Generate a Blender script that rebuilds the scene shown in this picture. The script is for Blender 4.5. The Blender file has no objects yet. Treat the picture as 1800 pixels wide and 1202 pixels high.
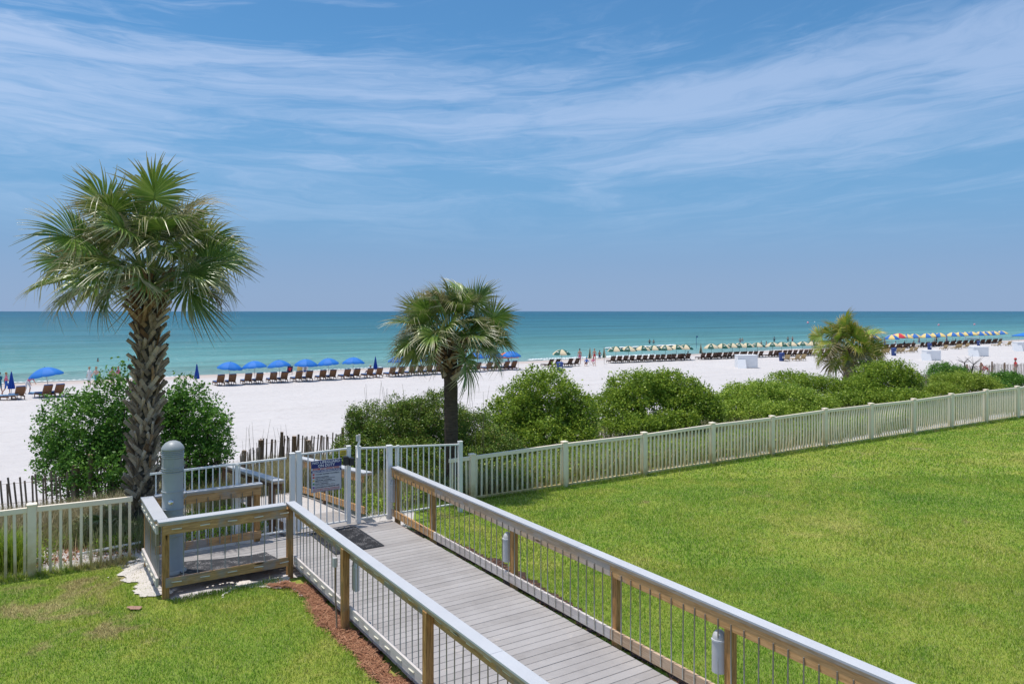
import bpy, bmesh, math, random
import numpy as np
from mathutils import Vector, Matrix
R = math.radians
rng = np.random.default_rng(7)
random.seed(7)
S = bpy.context.scene
C = S.collection

# ------------------------------------------------------------------ camera, sky, sun, exposure
CAM_Z = 4.17
F = 1318.0
cam = bpy.data.cameras.new('camera'); co = bpy.data.objects.new('camera', cam); C.objects.link(co)
cam.sensor_width = 36; cam.lens = F / 1800 * 36; cam.shift_y = -0.030
cam.clip_start = 0.1; cam.clip_end = 90000
co.location = (0, 0, CAM_Z); co.rotation_euler = (R(90), 0, 0)
S.camera = co

SHX, SHY, EL = 0.943, -0.32, R(77)            # shadows fall right and toward the camera
sun_to = Vector((-SHX, -SHY, math.tan(EL) * math.hypot(SHX, SHY))).normalized()
sl = bpy.data.lights.new('sun', 'SUN'); so = bpy.data.objects.new('sun', sl); C.objects.link(so)
sl.energy = 3.15; sl.angle = R(0.6); sl.color = (1.0, 0.955, 0.89)
so.location = (-20, 20, 40)
so.rotation_euler = (-sun_to).to_track_quat('-Z', 'Y').to_euler()

world = bpy.data.worlds.new('World'); S.world = world; world.use_nodes = True
S.view_settings.view_transform = 'Standard'; S.view_settings.look = 'None'
S.view_settings.exposure = 0.25; S.view_settings.gamma = 1.0
S.view_settings.use_curve_mapping = False
S.cycles.max_bounces = 6; S.cycles.transparent_max_bounces = 6


class NT:
    def __init__(s, tree): s.t = tree; s.n = tree.nodes; s.l = tree.links
    def node(s, typ, **kw):
        nd = s.n.new(typ)
        for k, v in kw.items():
            if k == 'ins':
                for a, b in v.items():
                    s.put(nd, a, b)
            else:
                setattr(nd, k, v)
        return nd
    def put(s, nd, key, v):
        i = nd.inputs[key]
        if isinstance(v, bpy.types.NodeSocket): s.l.new(v, i)
        else: i.default_value = v
    def math(s, op, a, b=0.0, clamp=False, c=None):
        nd = s.n.new('ShaderNodeMath'); nd.operation = op; nd.use_clamp = clamp
        s.put(nd, 0, a); s.put(nd, 1, b)
        if c is not None: s.put(nd, 2, c)
        return nd.outputs[0]
    def mix(s, f, a, b, mode='MIX'):
        nd = s.n.new('ShaderNodeMix'); nd.data_type = 'RGBA'; nd.blend_type = mode
        s.put(nd, 0, f); s.put(nd, 6, a); s.put(nd, 7, b)
        return nd.outputs[2]
    def ramp(s, f, stops, interp='LINEAR'):
        nd = s.n.new('ShaderNodeValToRGB'); cr = nd.color_ramp; cr.interpolation = interp
        while len(cr.elements) < len(stops): cr.elements.new(0.5)
        for e, (p, c) in zip(cr.elements, stops):
            e.position = p; e.color = (c[0], c[1], c[2], 1) if hasattr(c, '__len__') else (c, c, c, 1)
        s.put(nd, 0, f)
        return nd.outputs[0]
    def noise(s, vec, scale, detail=3, rough=0.55, dist=0.0, out=0):
        nd = s.n.new('ShaderNodeTexNoise')
        if vec is not None: s.put(nd, 'Vector', vec)
        s.put(nd, 'Scale', scale); s.put(nd, 'Detail', detail); s.put(nd, 'Roughness', rough); s.put(nd, 'Distortion', dist)
        return nd.outputs[out]
    def mapping(s, vec, scale=(1, 1, 1), rot=(0, 0, 0), loc=(0, 0, 0)):
        nd = s.n.new('ShaderNodeMapping'); s.put(nd, 0, vec)
        nd.inputs['Scale'].default_value = scale; nd.inputs['Rotation'].default_value = rot; nd.inputs['Location'].default_value = loc
        return nd.outputs[0]
    def maprange(s, v, a, b, c=0.0, d=1.0, smooth=True):
        nd = s.n.new('ShaderNodeMapRange'); nd.interpolation_type = 'SMOOTHSTEP' if smooth else 'LINEAR'
        s.put(nd, 0, v); s.put(nd, 1, a); s.put(nd, 2, b); s.put(nd, 3, c); s.put(nd, 4, d)
        return nd.outputs[0]


def build_world():
    t = NT(world.node_tree); t.n.clear()
    sky = t.node('ShaderNodeTexSky'); sky.sky_type = 'NISHITA'; sky.sun_disc = False
    sky.sun_elevation = EL; sky.sun_rotation = math.atan2(sun_to.x, sun_to.y)
    sky.air_density = 1.1; sky.dust_density = 0.5; sky.ozone_density = 3.0; sky.altitude = 0
    tc = t.node('ShaderNodeTexCoord')
    sep = t.node('ShaderNodeSeparateXYZ', ins={0: tc.outputs['Generated']})
    x, y, z = sep.outputs
    zc = t.math('MAXIMUM', z, 0.0)
    # angular position of a direction: azimuth (about north = +Y) and elevation
    az = t.math('ARCTAN2', x, y)
    el = t.math('ARCSINE', zc)
    # the streaks fan out to the right: the higher they are the more they climb with azimuth
    centre = t.math('ADD', t.math('MULTIPLY', t.math('MULTIPLY', az, az), 0.06), t.math('ADD', t.math('MULTIPLY', az, 0.030), 0.240))
    w = t.math('SUBTRACT', el, centre)
    # streaks above the band fan out and climb to the right
    tilt = t.math('MULTIPLY', t.math('MAXIMUM', w, 0.0), t.math('MULTIPLY', t.math('ADD', az, 0.10), -0.75))
    cv = t.node('ShaderNodeCombineXYZ', ins={0: t.math('MULTIPLY', az, 1.25), 1: t.math('MULTIPLY', t.math('ADD', w, tilt), 7.5), 2: 3.35})
    warp = t.noise(cv.outputs[0], 1.5, 4, 0.6, out=1)
    vm = t.node('ShaderNodeVectorMath', operation='MULTIPLY_ADD', ins={0: warp, 1: (0.7, 0.75, 0.0), 2: cv.outputs[0]})
    n1 = t.noise(vm.outputs[0], 1.55, 6, 0.58, 0.0)
    fine = t.mapping(vm.outputs[0], (1.6, 3.2, 1.0), rot=(0, 0, 0.05))
    n2 = t.noise(fine, 2.6, 8, 0.68, 0.0)
    dens = t.math('ADD', t.math('MULTIPLY', n1, 0.64), t.math('MULTIPLY', n2, 0.36))
    veil = t.math('SUBTRACT', 1.0, t.maprange(t.math('ABSOLUTE', w), 0.0, 0.095))
    low = t.maprange(el, 0.06, 0.19)
    base = t.math('ADD', dens, t.math('MULTIPLY', veil, 0.115))
    cl = t.maprange(base, 0.45, 0.69)
    cl = t.math('MULTIPLY', cl, t.math('MULTIPLY', low, 0.80))
    hz = t.math('SUBTRACT', 1.0, t.maprange(el, 0.04, 0.36))
    hcol = t.mix(t.maprange(el, 0.0, 0.15), (2.45, 3.45, 5.25, 1), (1.62, 3.22, 5.55, 1))
    skyc = t.mix(1.0, sky.outputs[0], (0.49, 0.84, 1.02, 1), 'MULTIPLY')
    skyc = t.mix(t.math('MULTIPLY', hz, 0.96), skyc, hcol)
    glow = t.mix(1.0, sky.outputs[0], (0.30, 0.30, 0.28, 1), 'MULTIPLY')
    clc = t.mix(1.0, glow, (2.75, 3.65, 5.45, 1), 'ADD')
    # unseen cloud near the sun: added warm-white glow, lifting and warming the shade
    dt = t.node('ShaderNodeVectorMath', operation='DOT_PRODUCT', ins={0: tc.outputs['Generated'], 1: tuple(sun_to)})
    fill_glow = t.math('POWER', t.math('MAXIMUM', dt.outputs['Value'], 0.0), 5.0)
    fill_rgb = t.node('ShaderNodeVectorMath', operation='SCALE', ins={0: (27.0, 23.0, 17.5), 'Scale': fill_glow})
    clc = t.mix(1.0, clc, fill_rgb.outputs[0], 'ADD')
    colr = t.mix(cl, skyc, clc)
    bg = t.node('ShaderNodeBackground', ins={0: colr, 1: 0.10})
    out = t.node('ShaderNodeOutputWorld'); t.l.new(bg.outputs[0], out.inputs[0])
build_world()

# ------------------------------------------------------------------ frame of the walkway: b to the right, a toward the sea
CA, SA = 0.841, 0.541
ANG = math.atan2(SA, CA)
def W(b, a, z=0.0): return Vector((-SA * a + CA * b, CA * a + SA * b, z))
def AB(x, y): return (-SA * x + CA * y, CA * x + SA * y)
def ray(px, Y): return (px - 900.0) / F * Y          # X of a bearing at distance Y
def G(px, py, z):                                     # point at height z seen on a bearing
    Y = (CAM_Z - z) * F / (py - 547.0)
    return Vector(((px - 900.0) / F * Y, Y, z))
def sstep(t):
    t = np.clip(t, 0, 1); return t * t * (3 - 2 * t)

_lat = np.random.default_rng(3).random((256, 256))
def vnoise(x, y, s=1.0):
    x = np.asarray(x, float) * s + 1000.0; y = np.asarray(y, float) * s + 1000.0
    xi = np.floor(x).astype(int); yi = np.floor(y).astype(int); fx = x - xi; fy = y - yi
    fx = fx * fx * (3 - 2 * fx); fy = fy * fy * (3 - 2 * fy)
    g = lambda i, j: _lat[i % 256, j % 256]
    return (g(xi, yi) * (1 - fx) + g(xi + 1, yi) * fx) * (1 - fy) + (g(xi, yi + 1) * (1 - fx) + g(xi + 1, yi + 1) * fx) * fy
def fence_a(b): return 14.75 - 0.057 * (np.asarray(b, float) - 8.4) if np.ndim(b) else (14.75 - 0.057 * (b - 8.4))
def lawn_z(a, b): return -0.12 + 0.0125 * np.maximum(0, np.asarray(b, float) - 10)
def ground_z(a, b):
    a = np.asarray(a, float); b = np.asarray(b, float)
    z0 = np.minimum(lawn_z(a, b), 0.5)
    f = np.where(b > 7, 14.75 - 0.057 * (b - 8.4), 14.6)
    z = z0 - (0.5 + 0.0125 * np.clip(b - 10, 0, 40)) * sstep((a - f) / 6) - 0.25 * sstep((a - 19) / 5)
    z = z + (-2.2 - z) * sstep((a - 24) / 11)
    bump = (vnoise(a, b, 0.45) - .5) * 0.22 * sstep((a - 15.5) / 2) * (1 - sstep((a - 30) / 8))
    z = z + bump
    far = np.clip(a - 75, 0, 200)
    z = z - far * 0.0525 - (vnoise(a, b, 0.06) - .5) * 0.10 * sstep((a - 78) / 5)
    return z
def gz(X, Y):
    a, b = AB(X, Y); return float(ground_z(a, b))

# ------------------------------------------------------------------ object helpers
def tag(o, label=None, cat=None, group=None, kind=None):
    if label: o['label'] = label
    if cat: o['category'] = cat
    if group: o['group'] = group
    if kind: o['kind'] = kind
    return o
def thing(name, label, cat, loc=(0, 0, 0), rotz=0.0, group=None):
    o = bpy.data.objects.new(name, None); C.objects.link(o); o.empty_display_size = 0.2
    o.location = loc; o.rotation_euler = (0, 0, rotz)
    return tag(o, label, cat, group)
def link(name, me, parent=None, loc=None, rot=None, scale=None):
    o = bpy.data.objects.new(name, me); C.objects.link(o)
    if parent is not None: o.parent = parent
    if loc is not None: o.location = loc
    if rot is not None: o.rotation_euler = rot
    if scale is not None: o.scale = scale
    return o
def kids(o): return [c for c in C.objects if c.parent == o]
_kidcache = {}
def dup(root, loc, rotz=0.0, label=None, group=None, scale=None):
    ch = _kidcache.get(root.name)
    if ch is None:
        ch = _kidcache[root.name] = [(k, kids(k)) for k in kids(root)]
    r = root.copy(); C.objects.link(r); r.location = loc; r.rotation_euler = (0, 0, rotz)
    if scale: r.scale = scale
    if label: r['label'] = label
    if group: r['group'] = group
    for k, gk in ch:
        c = k.copy(); C.objects.link(c); c.parent = r
        for g in gk:
            d = g.copy(); C.objects.link(d); d.parent = c
    return r


class MB:
    def __init__(s): s.v = []; s.f = []; s.m = []; s.cur = 0; s.sm = []
    def add(s, vs, fs, smooth=False, m=None):
        o = len(s.v); s.v += [tuple(v) for v in vs]
        s.f += [tuple(i + o for i in f) for f in fs]
        s.m += [s.cur if m is None else m] * len(fs); s.sm += [smooth] * len(fs)
        return s
    def box(s, x0, x1, y0, y1, z0, z1, M=None):
        vs = [(x, y, z) for z in (z0, z1) for y in (y0, y1) for x in (x0, x1)]
        if M is not None: vs = [M @ Vector(v) for v in vs]
        return s.add(vs, [(0, 2, 3, 1), (4, 5, 7, 6), (0, 1, 5, 4), (2, 6, 7, 3), (0, 4, 6, 2), (1, 3, 7, 5)])
    def bbox(s, x0, x1, y0, y1, z0, z1, r=0.005):
        """box with chamfered long edges and ends"""
        bm = bmesh.new(); bmesh.ops.create_cube(bm, size=1.0)
        for v in bm.verts:
            v.co = Vector(((x0 + x1) / 2 + v.co.x * (x1 - x0), (y0 + y1) / 2 + v.co.y * (y1 - y0), (z0 + z1) / 2 + v.co.z * (z1 - z0)))
        bmesh.ops.bevel(bm, geom=list(bm.edges), offset=r, segments=1, affect='EDGES')
        bm.verts.index_update()
        s.add([v.co[:] for v in bm.verts], [tuple(v.index for v in f.verts) for f in bm.faces]); bm.free()
        return s
    def tube(s, pts, rad, n=8, cap=True, smooth=True):
        pts = [Vector(p) for p in pts]
        if not hasattr(rad, '__len__'): rad = [rad] * len(pts)
        vs = []; fs = []; up = None
        for i, p in enumerate(pts):
            d = (pts[min(i + 1, len(pts) - 1)] - pts[max(i - 1, 0)]).normalized()
            if up is None: up = Vector((0, 0, 1)) if abs(d.z) < 0.9 else Vector((1, 0, 0))
            x = d.cross(up).normalized(); y = x.cross(d).normalized(); up = y
            for k in range(n):
                t = 2 * math.pi * k / n
                vs.append(p + (x * math.cos(t) + y * math.sin(t)) * rad[i])
        for i in range(len(pts) - 1):
            for k in range(n):
                a = i * n + k; b = i * n + (k + 1) % n
                fs.append((a, b, b + n, a + n))
        s.add(vs, fs, smooth)
        if cap:
            o = len(s.v) - len(vs)
            s.f.append(tuple(o + k for k in range(n))); s.m.append(s.cur); s.sm.append(False)
            s.f.append(tuple(o + (len(pts) - 1) * n + k for k in reversed(range(n)))); s.m.append(s.cur); s.sm.append(False)
        return s
    def lathe(s, prof, n=24, c=(0, 0, 0), smooth=True):
        vs = []; fs = []
        for (r, z) in prof:
            for k in range(n):
                t = 2 * math.pi * k / n
                vs.append((c[0] + r * math.cos(t), c[1] + r * math.sin(t), c[2] + z))
        for i in range(len(prof) - 1):
            for k in range(n):
                a = i * n + k; b = i * n + (k + 1) % n
                fs.append((a, b, b + n, a + n))
        return s.add(vs, fs, smooth)
    def mesh(s, name, mats):
        me = bpy.data.meshes.new(name); me.from_pydata(s.v, [], s.f)
        if not isinstance(mats, (list, tuple)): mats = [mats]
        for m in mats: me.materials.append(m)
        me.polygons.foreach_set('material_index', s.m); me.polygons.foreach_set('use_smooth', s.sm)
        me.update(); return me
    def build(s, name, mats, parent=None, loc=None, rot=None):
        return link(name, s.mesh(name, mats), parent, loc, rot)

def np_mesh(name, V, Fc, mat, k=3, smooth=False):
    """V (n,3), Fc (m,k) index arrays -> mesh"""
    me = bpy.data.meshes.new(name)
    V = np.ascontiguousarray(V, dtype=np.float32); Fc = np.ascontiguousarray(Fc, dtype=np.int32)
    me.vertices.add(len(V)); me.vertices.foreach_set('co', V.ravel())
    m = len(Fc)
    me.loops.add(m * k); me.loops.foreach_set('vertex_index', Fc.ravel())
    me.polygons.add(m); me.polygons.foreach_set('loop_start', np.arange(0, m * k, k, dtype=np.int32))
    me.polygons.foreach_set('loop_total', np.full(m, k, dtype=np.int32))
    if smooth: me.polygons.foreach_set('use_smooth', np.ones(m, dtype=bool))
    for q in (mat if isinstance(mat, (list, tuple)) else [mat]): me.materials.append(q)
    me.update(calc_edges=True); return me

# ------------------------------------------------------------------ materials
def mat(name):
    m = bpy.data.materials.new(name); m.use_nodes = True
    t = NT(m.node_tree); b = t.n['Principled BSDF']
    return m, t, b
def bump(t, b, h, strength=0.3, dist=0.02):
    nd = t.node('ShaderNodeBump', ins={'Height': h, 'Strength': strength, 'Distance': dist})
    t.l.new(nd.outputs[0], b.inputs['Normal'])
def plain(name, col, rough=0.6, var=0.12, scale=6.0, metal=0.0, bmp=0.0, spec=0.5):
    m, t, b = mat(name)
    g = t.node('ShaderNodeTexCoord').outputs['Object']
    n = t.noise(g, scale, 4, 0.6)
    oi = t.node('ShaderNodeObjectInfo').outputs['Random']
    f = t.math('ADD', t.math('MULTIPLY', t.math('SUBTRACT', n, 0.5), var * 2.5), t.math('MULTIPLY', t.math('SUBTRACT', oi, 0.5), var))
    f = t.math('ADD', 1.0, f)
    mul = t.node('ShaderNodeVectorMath', operation='SCALE', ins={0: (col[0], col[1], col[2]), 'Scale': f})
    t.l.new(mul.outputs[0], b.inputs['Base Color'])
    b.inputs['Roughness'].default_value = rough; b.inputs['Metallic'].default_value = metal
    b.inputs['Specular IOR Level'].default_value = spec
    if bmp: bump(t, b, t.noise(g, scale * 8, 3, 0.6), bmp, 0.01)
    return m
def wood(name, c1, c2, grey=(0.36, 0.33, 0.31), greyamt=0.35, axis=0):
    """lumber with grain along the local x axis of the piece, weathering to grey in patches"""
    m, t, b = mat(name)
    tc = t.node('ShaderNodeTexCoord').outputs['Object']
    sc = [14, 14, 14]; sc[axis] = 1.1
    oi = t.node('ShaderNodeObjectInfo').outputs['Random']
    off = t.node('ShaderNodeVectorMath', operation='MULTIPLY_ADD', ins={0: (7.3, 3.1, 5.7), 1: oi, 2: tc})
    vec = t.mapping(off.outputs[0], tuple(sc))
    g1 = t.noise(vec, 2.0, 5, 0.65, 1.2)
    g2 = t.noise(vec, 9.0, 3, 0.6)
    f = t.math('ADD', t.math('MULTIPLY', g1, 0.7), t.math('MULTIPLY', g2, 0.3))
    base = t.mix(t.maprange(f, 0.34, 0.66), c1 + (1,), c2 + (1,))
    patch = t.noise(off.outputs[0], 1.7, 4, 0.65)
    pa = t.maprange(t.math('ADD', patch, t.math('MULTIPLY', t.math('SUBTRACT', oi, 0.5), 0.25)), 0.62 - greyamt * 0.4, 0.80 - greyamt * 0.4)
    g3 = t.mix(g1, tuple(x * 0.72 for x in grey) + (1,), tuple(min(1, x * 1.25) for x in grey) + (1,))
    colr = t.mix(t.math('MULTIPLY', pa, 0.9), base, g3)
    # knots
    vor = t.node('ShaderNodeTexVoronoi', ins={'Vector': t.mapping(off.outputs[0], (2.0, 9.0, 9.0) if axis == 0 else (9.0, 9.0, 2.0)), 'Scale': 0.55})
    kn = t.maprange(vor.outputs['Distance'], 0.05, 0.11)
    colr = t.mix(kn, tuple(x * 0.35 for x in c1) + (1,), colr)
    t.l.new(colr, b.inputs['Base Color']); b.inputs['Roughness'].default_value = 0.78
    b.inputs['Specular IOR Level'].default_value = 0.25
    bump(t, b, f, 0.35, 0.006)
    return m

M = {}
M['wood_tan'] = wood('wood_tan', (0.382, 0.199, 0.078), (0.729, 0.435, 0.192), greyamt=0.22)
M['wood_gold'] = wood('wood_gold', (0.48, 0.256, 0.096), (0.736, 0.432, 0.192), (0.38, 0.33, 0.28), greyamt=0.10)
M['wood_grey'] = wood('wood_grey', (0.46, 0.30, 0.18), (0.66, 0.49, 0.34), (0.56, 0.47, 0.40), greyamt=0.38)
M['wood_sub'] = wood('wood_sub', (0.42, 0.28, 0.16), (0.66, 0.50, 0.34), (0.50, 0.43, 0.37), greyamt=0.30)
M['wood_pale'] = wood('wood_pale', (0.52, 0.44, 0.39), (0.68, 0.61, 0.56), (0.66, 0.60, 0.56), greyamt=0.75)
M['wood_post'] = wood('wood_post', (0.281, 0.141, 0.047), (0.636, 0.347, 0.131), (0.27, 0.20, 0.13), greyamt=0.10, axis=2)
M['wood_dark'] = wood('wood_dark', (0.16, 0.088, 0.048), (0.288, 0.176, 0.104), greyamt=0.1)
M['wood_old'] = wood('wood_old', (0.185, 0.126, 0.091), (0.488, 0.352, 0.248), (0.16, 0.14, 0.12), greyamt=0.15, axis=2)
M['slat_grey'] = wood('slat_grey', (0.309, 0.234, 0.179), (0.644, 0.515, 0.4), (0.28, 0.26, 0.24), greyamt=0.4, axis=2)
M['cap'] = plain('composite_cap', (0.50, 0.505, 0.525), 0.6, 0.09, 2.2, bmp=0.10)
M['cap_edge'] = plain('cap_underside', (0.16, 0.16, 0.16), 0.7)
M['metal_rod'] = plain('metal_rod', (0.34, 0.32, 0.28), 0.45, 0.1, 8, metal=0.3)
M['staple'] = plain('galvanised_staple', (0.80, 0.76, 0.62), 0.4, 0.1, 8, metal=0.0)
M['alu'] = plain('painted_aluminium', (0.84, 0.82, 0.78), 0.42, 0.05, 4)
M['black_plastic'] = plain('black_plastic', (0.025, 0.025, 0.028), 0.45, 0.2)
M['grey_pvc'] = plain('grey_paint', (0.34, 0.36, 0.365), 0.42, 0.10, 5.0, bmp=0.05)
M['lamp_grey'] = plain('lamp_grey', (0.55, 0.54, 0.53), 0.5, 0.12, 9)
M['chrome'] = plain('chrome', (0.7, 0.7, 0.7), 0.15, 0.02, metal=1.0)
M['white_paint'] = plain('white_paint', (0.86, 0.85, 0.84), 0.5, 0.05, 1.5)
M['white_side'] = plain('white_paint_b', (0.66, 0.66, 0.67), 0.6, 0.05, 1.5)
M['blue_canvas'] = plain('blue_canvas', (0.006, 0.165, 0.56), 0.7, 0.08, 3)
M['blue_closed'] = plain('blue_canvas_closed', (0.006, 0.06, 0.34), 0.75, 0.12, 3)
M['green_canvas'] = plain('green_canvas', (0.008, 0.085, 0.055), 0.7, 0.08, 3)
M['cream_canvas'] = plain('cream_canvas', (0.66, 0.55, 0.36), 0.75, 0.06, 3)
M['yellow_canvas'] = plain('yellow_canvas', (0.74, 0.55, 0.20), 0.75, 0.06, 3)
M['pool_blue'] = plain('bright_blue_canvas', (0.02, 0.14, 0.44), 0.7, 0.08, 3)
M['orange_canvas'] = plain('orange_canvas', (0.75, 0.20, 0.08), 0.75, 0.06, 3)
M['red_canvas'] = plain('red_canvas', (0.60, 0.035, 0.06), 0.75, 0.06, 3)
M['pink_canvas'] = plain('pink_canvas', (0.70, 0.25, 0.32), 0.75, 0.06, 3)
M['turq_canvas'] = plain('turquoise_canvas', (0.05, 0.45, 0.50), 0.75, 0.06, 3)
M['pole_white'] = plain('pole_white', (0.62, 0.58, 0.50), 0.5)
M['pole_dark'] = plain('pole_dark', (0.05, 0.045, 0.04), 0.5)
M['cushion'] = plain('blue_cushion', (0.035, 0.10, 0.26), 0.8, 0.15)
M['cushion_pale'] = plain('pale_blue_cushion', (0.20, 0.34, 0.50), 0.8, 0.15)
M['lounger_wood'] = wood('lounger_wood', (0.15, 0.072, 0.036), (0.286, 0.15, 0.078), (0.22, 0.16, 0.12), greyamt=0.1)
M['lounger_dark'] = wood('lounger_dark', (0.035, 0.016, 0.010), (0.085, 0.042, 0.026), (0.10, 0.07, 0.05), greyamt=0.1)
M['lounger_tan'] = wood('lounger_tan', (0.34, 0.24, 0.12), (0.52, 0.40, 0.22), (0.5, 0.42, 0.3), greyamt=0.1)
M['bin_blue'] = plain('bin_blue', (0.02, 0.06, 0.24), 0.5)
M['buoy_pink'] = plain('buoy_pink', (0.75, 0.30, 0.34), 0.5)
M['skin'] = plain('skin', (0.50, 0.27, 0.18), 0.6, 0.05)
M['skin_pale'] = plain('skin_pale', (0.60, 0.38, 0.29), 0.6, 0.05)
M['skin_brown'] = plain('skin_brown', (0.26, 0.12, 0.07), 0.6, 0.05)
for nm, c in dict(pink=(0.62, 0.16, 0.24), teal=(0.01, 0.16, 0.26), white=(0.7, 0.7, 0.7), red=(0.55, 0.04, 0.04), navy=(0.015, 0.02, 0.07),
                  blue=(0.03, 0.12, 0.42), black=(0.015, 0.015, 0.02), khaki=(0.30, 0.26, 0.19), grey=(0.25, 0.25, 0.27), aqua=(0.04, 0.4, 0.5)).items():
    M['cloth_' + nm] = plain('cloth_' + nm, c, 0.85, 0.08)
M['hair_dark'] = plain('hair_dark', (0.02, 0.013, 0.01), 0.7)
M['hair_fair'] = plain('hair_fair', (0.32, 0.2, 0.09), 0.7)

def vinyl():
    m, t, b = mat('cream_vinyl')
    g = t.node('ShaderNodeNewGeometry'); sp = t.node('ShaderNodeSeparateXYZ', ins={0: g.outputs['Position']})
    n = t.noise(g.outputs['Position'], 6.0, 4, 0.6)
    # mildew and splashed sand stain that has crept up from the soil
    oi = t.node('ShaderNodeObjectInfo').outputs['Random']
    h = t.math('ADD', sp.outputs[2], t.math('ADD', t.math('MULTIPLY', t.math('SUBTRACT', n, 0.5), 0.9), t.math('MULTIPLY', t.math('SUBTRACT', oi, 0.5), 0.35)))
    st = t.math('SUBTRACT', 1.0, t.maprange(h, -0.15, 0.75))
    st2 = t.math('SUBTRACT', 1.0, t.maprange(h, -0.25, 0.22))
    c = t.mix(t.math('MULTIPLY', st, 0.75), (0.98, 0.84, 0.66, 1), (0.80, 0.62, 0.34, 1))
    c = t.mix(t.math('MULTIPLY', st2, 0.75), c, (0.50, 0.34, 0.12, 1))
    t.l.new(c, b.inputs['Base Color']); b.inputs['Roughness'].default_value = 0.5
    return m
M['vinyl'] = vinyl()

def deckmat():
    m, t, b = mat('grey_composite_plank')
    tc = t.node('ShaderNodeTexCoord').outputs['Object']; oi = t.node('ShaderNodeObjectInfo').outputs['Random']
    gp = t.node('ShaderNodeNewGeometry').outputs['Position']
    g = t.noise(t.mapping(tc, (1.2, 30, 30)), 3.0, 4, 0.6)
    n = t.noise(gp, 1.6, 5, 0.65)
    n3 = t.noise(gp, 9.0, 4, 0.7)
    f = t.math('ADD', t.math('ADD', t.math('MULTIPLY', g, 0.25), t.math('MULTIPLY', oi, 0.18)), t.math('ADD', t.math('MULTIPLY', n, 0.42), t.math('MULTIPLY', n3, 0.2)))
    c = t.ramp(f, [(0.26, (0.25, 0.226, 0.213)), (0.56, (0.375, 0.348, 0.334)), (0.85, (0.46, 0.43, 0.415))])
    sandy = t.maprange(t.noise(gp, 3.3, 6, 0.72, 0.5), 0.60, 0.72)
    c = t.mix(t.math('MULTIPLY', sandy, 0.5), c, (0.55, 0.48, 0.42, 1))
    t.l.new(c, b.inputs['Base Color']); b.inputs['Roughness'].default_value = 0.7
    bump(t, b, g, 0.2, 0.003); return m
M['plank'] = deckmat()

def sandmat(name, near=False):
    m, t, b = mat(name)
    gp = t.node('ShaderNodeNewGeometry').outputs['Position']
    n = t.noise(gp, 0.25, 5, 0.6); n2 = t.noise(gp, 3.0, 5, 0.7)
    rot = t.mapping(gp, (1, 1, 1), rot=(0, 0, -ANG))     # rows run along the shore
    rows = t.noise(t.mapping(rot, (0.05, 1.4, 1)), 1.0, 4, 0.6)
    f = t.math('ADD', t.math('MULTIPLY', n, 0.4), t.math('ADD', t.math('MULTIPLY', n2, 0.3), t.math('MULTIPLY', rows, 0.3)))
    c = t.ramp(f, [(0.3, (0.535, 0.50, 0.482)), (0.7, (0.62, 0.585, 0.57))])
    # trampled ground, cart tracks
    tr_ = t.noise(t.mapping(rot, (0.012, 0.9, 1)), 1.0, 6, 0.75)
    c = t.mix(t.maprange(tr_, 0.55, 0.64, 0.0, 0.35), c, (0.47, 0.43, 0.41, 1))
    tramp = t.noise(gp, 1.3, 7, 0.75)
    c = t.mix(t.maprange(tramp, 0.52, 0.66, 0.0, 0.40), c, (0.46, 0.42, 0.40, 1))
    # damp, pinker sand next to the water
    sp = t.node('ShaderNodeSeparateXYZ', ins={0: rot})
    wet = t.maprange(t.math('ADD', sp.outputs[1], t.math('MULTIPLY', n2, 3.0)), 74.5, 83.0)
    c = t.mix(t.math('MULTIPLY', wet, 0.8), c, (0.50, 0.41, 0.36, 1))
    edge = t.maprange(sp.outputs[1], 85.0, 86.6)
    c = t.mix(t.math('MULTIPLY', edge, 0.7), c, (0.33, 0.29, 0.25, 1))
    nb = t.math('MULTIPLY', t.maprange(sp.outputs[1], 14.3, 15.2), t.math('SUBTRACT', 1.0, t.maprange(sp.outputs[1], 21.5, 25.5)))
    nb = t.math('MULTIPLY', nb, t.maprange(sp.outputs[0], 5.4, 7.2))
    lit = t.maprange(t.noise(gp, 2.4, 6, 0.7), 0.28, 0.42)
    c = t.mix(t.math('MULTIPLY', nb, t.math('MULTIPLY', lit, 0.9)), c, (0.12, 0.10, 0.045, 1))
    deb = t.math('MULTIPLY', t.math('SUBTRACT', 1.0, t.maprange(sp.outputs[1], 20, 26)), t.maprange(t.noise(gp, 22.0, 4, 0.75), 0.60, 0.68))
    c = t.mix(t.math('MULTIPLY', deb, 0.75), c, (0.17, 0.12, 0.08, 1))
    t.l.new(c, b.inputs['Base Color']); b.inputs['Roughness'].default_value = 0.9; b.inputs['Specular IOR Level'].default_value = 0.1
    foot = t.node('ShaderNodeTexVoronoi', ins={'Vector': gp, 'Scale': 2.2}).outputs['Distance']
    h = t.math('ADD', t.math('MULTIPLY', t.noise(gp, 6.0, 4, 0.65), 0.5), t.math('ADD', t.math('MULTIPLY', foot, 0.5), t.math('MULTIPLY', rows, 0.8)))
    bump(t, b, h, 0.85, 0.12); return m
M['sand'] = sandmat('white_sand')
M['dirty_sand'] = plain('dirty_sand', (0.68, 0.62, 0.56), 0.95, 0.18, 5.0, bmp=0.6)

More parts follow.
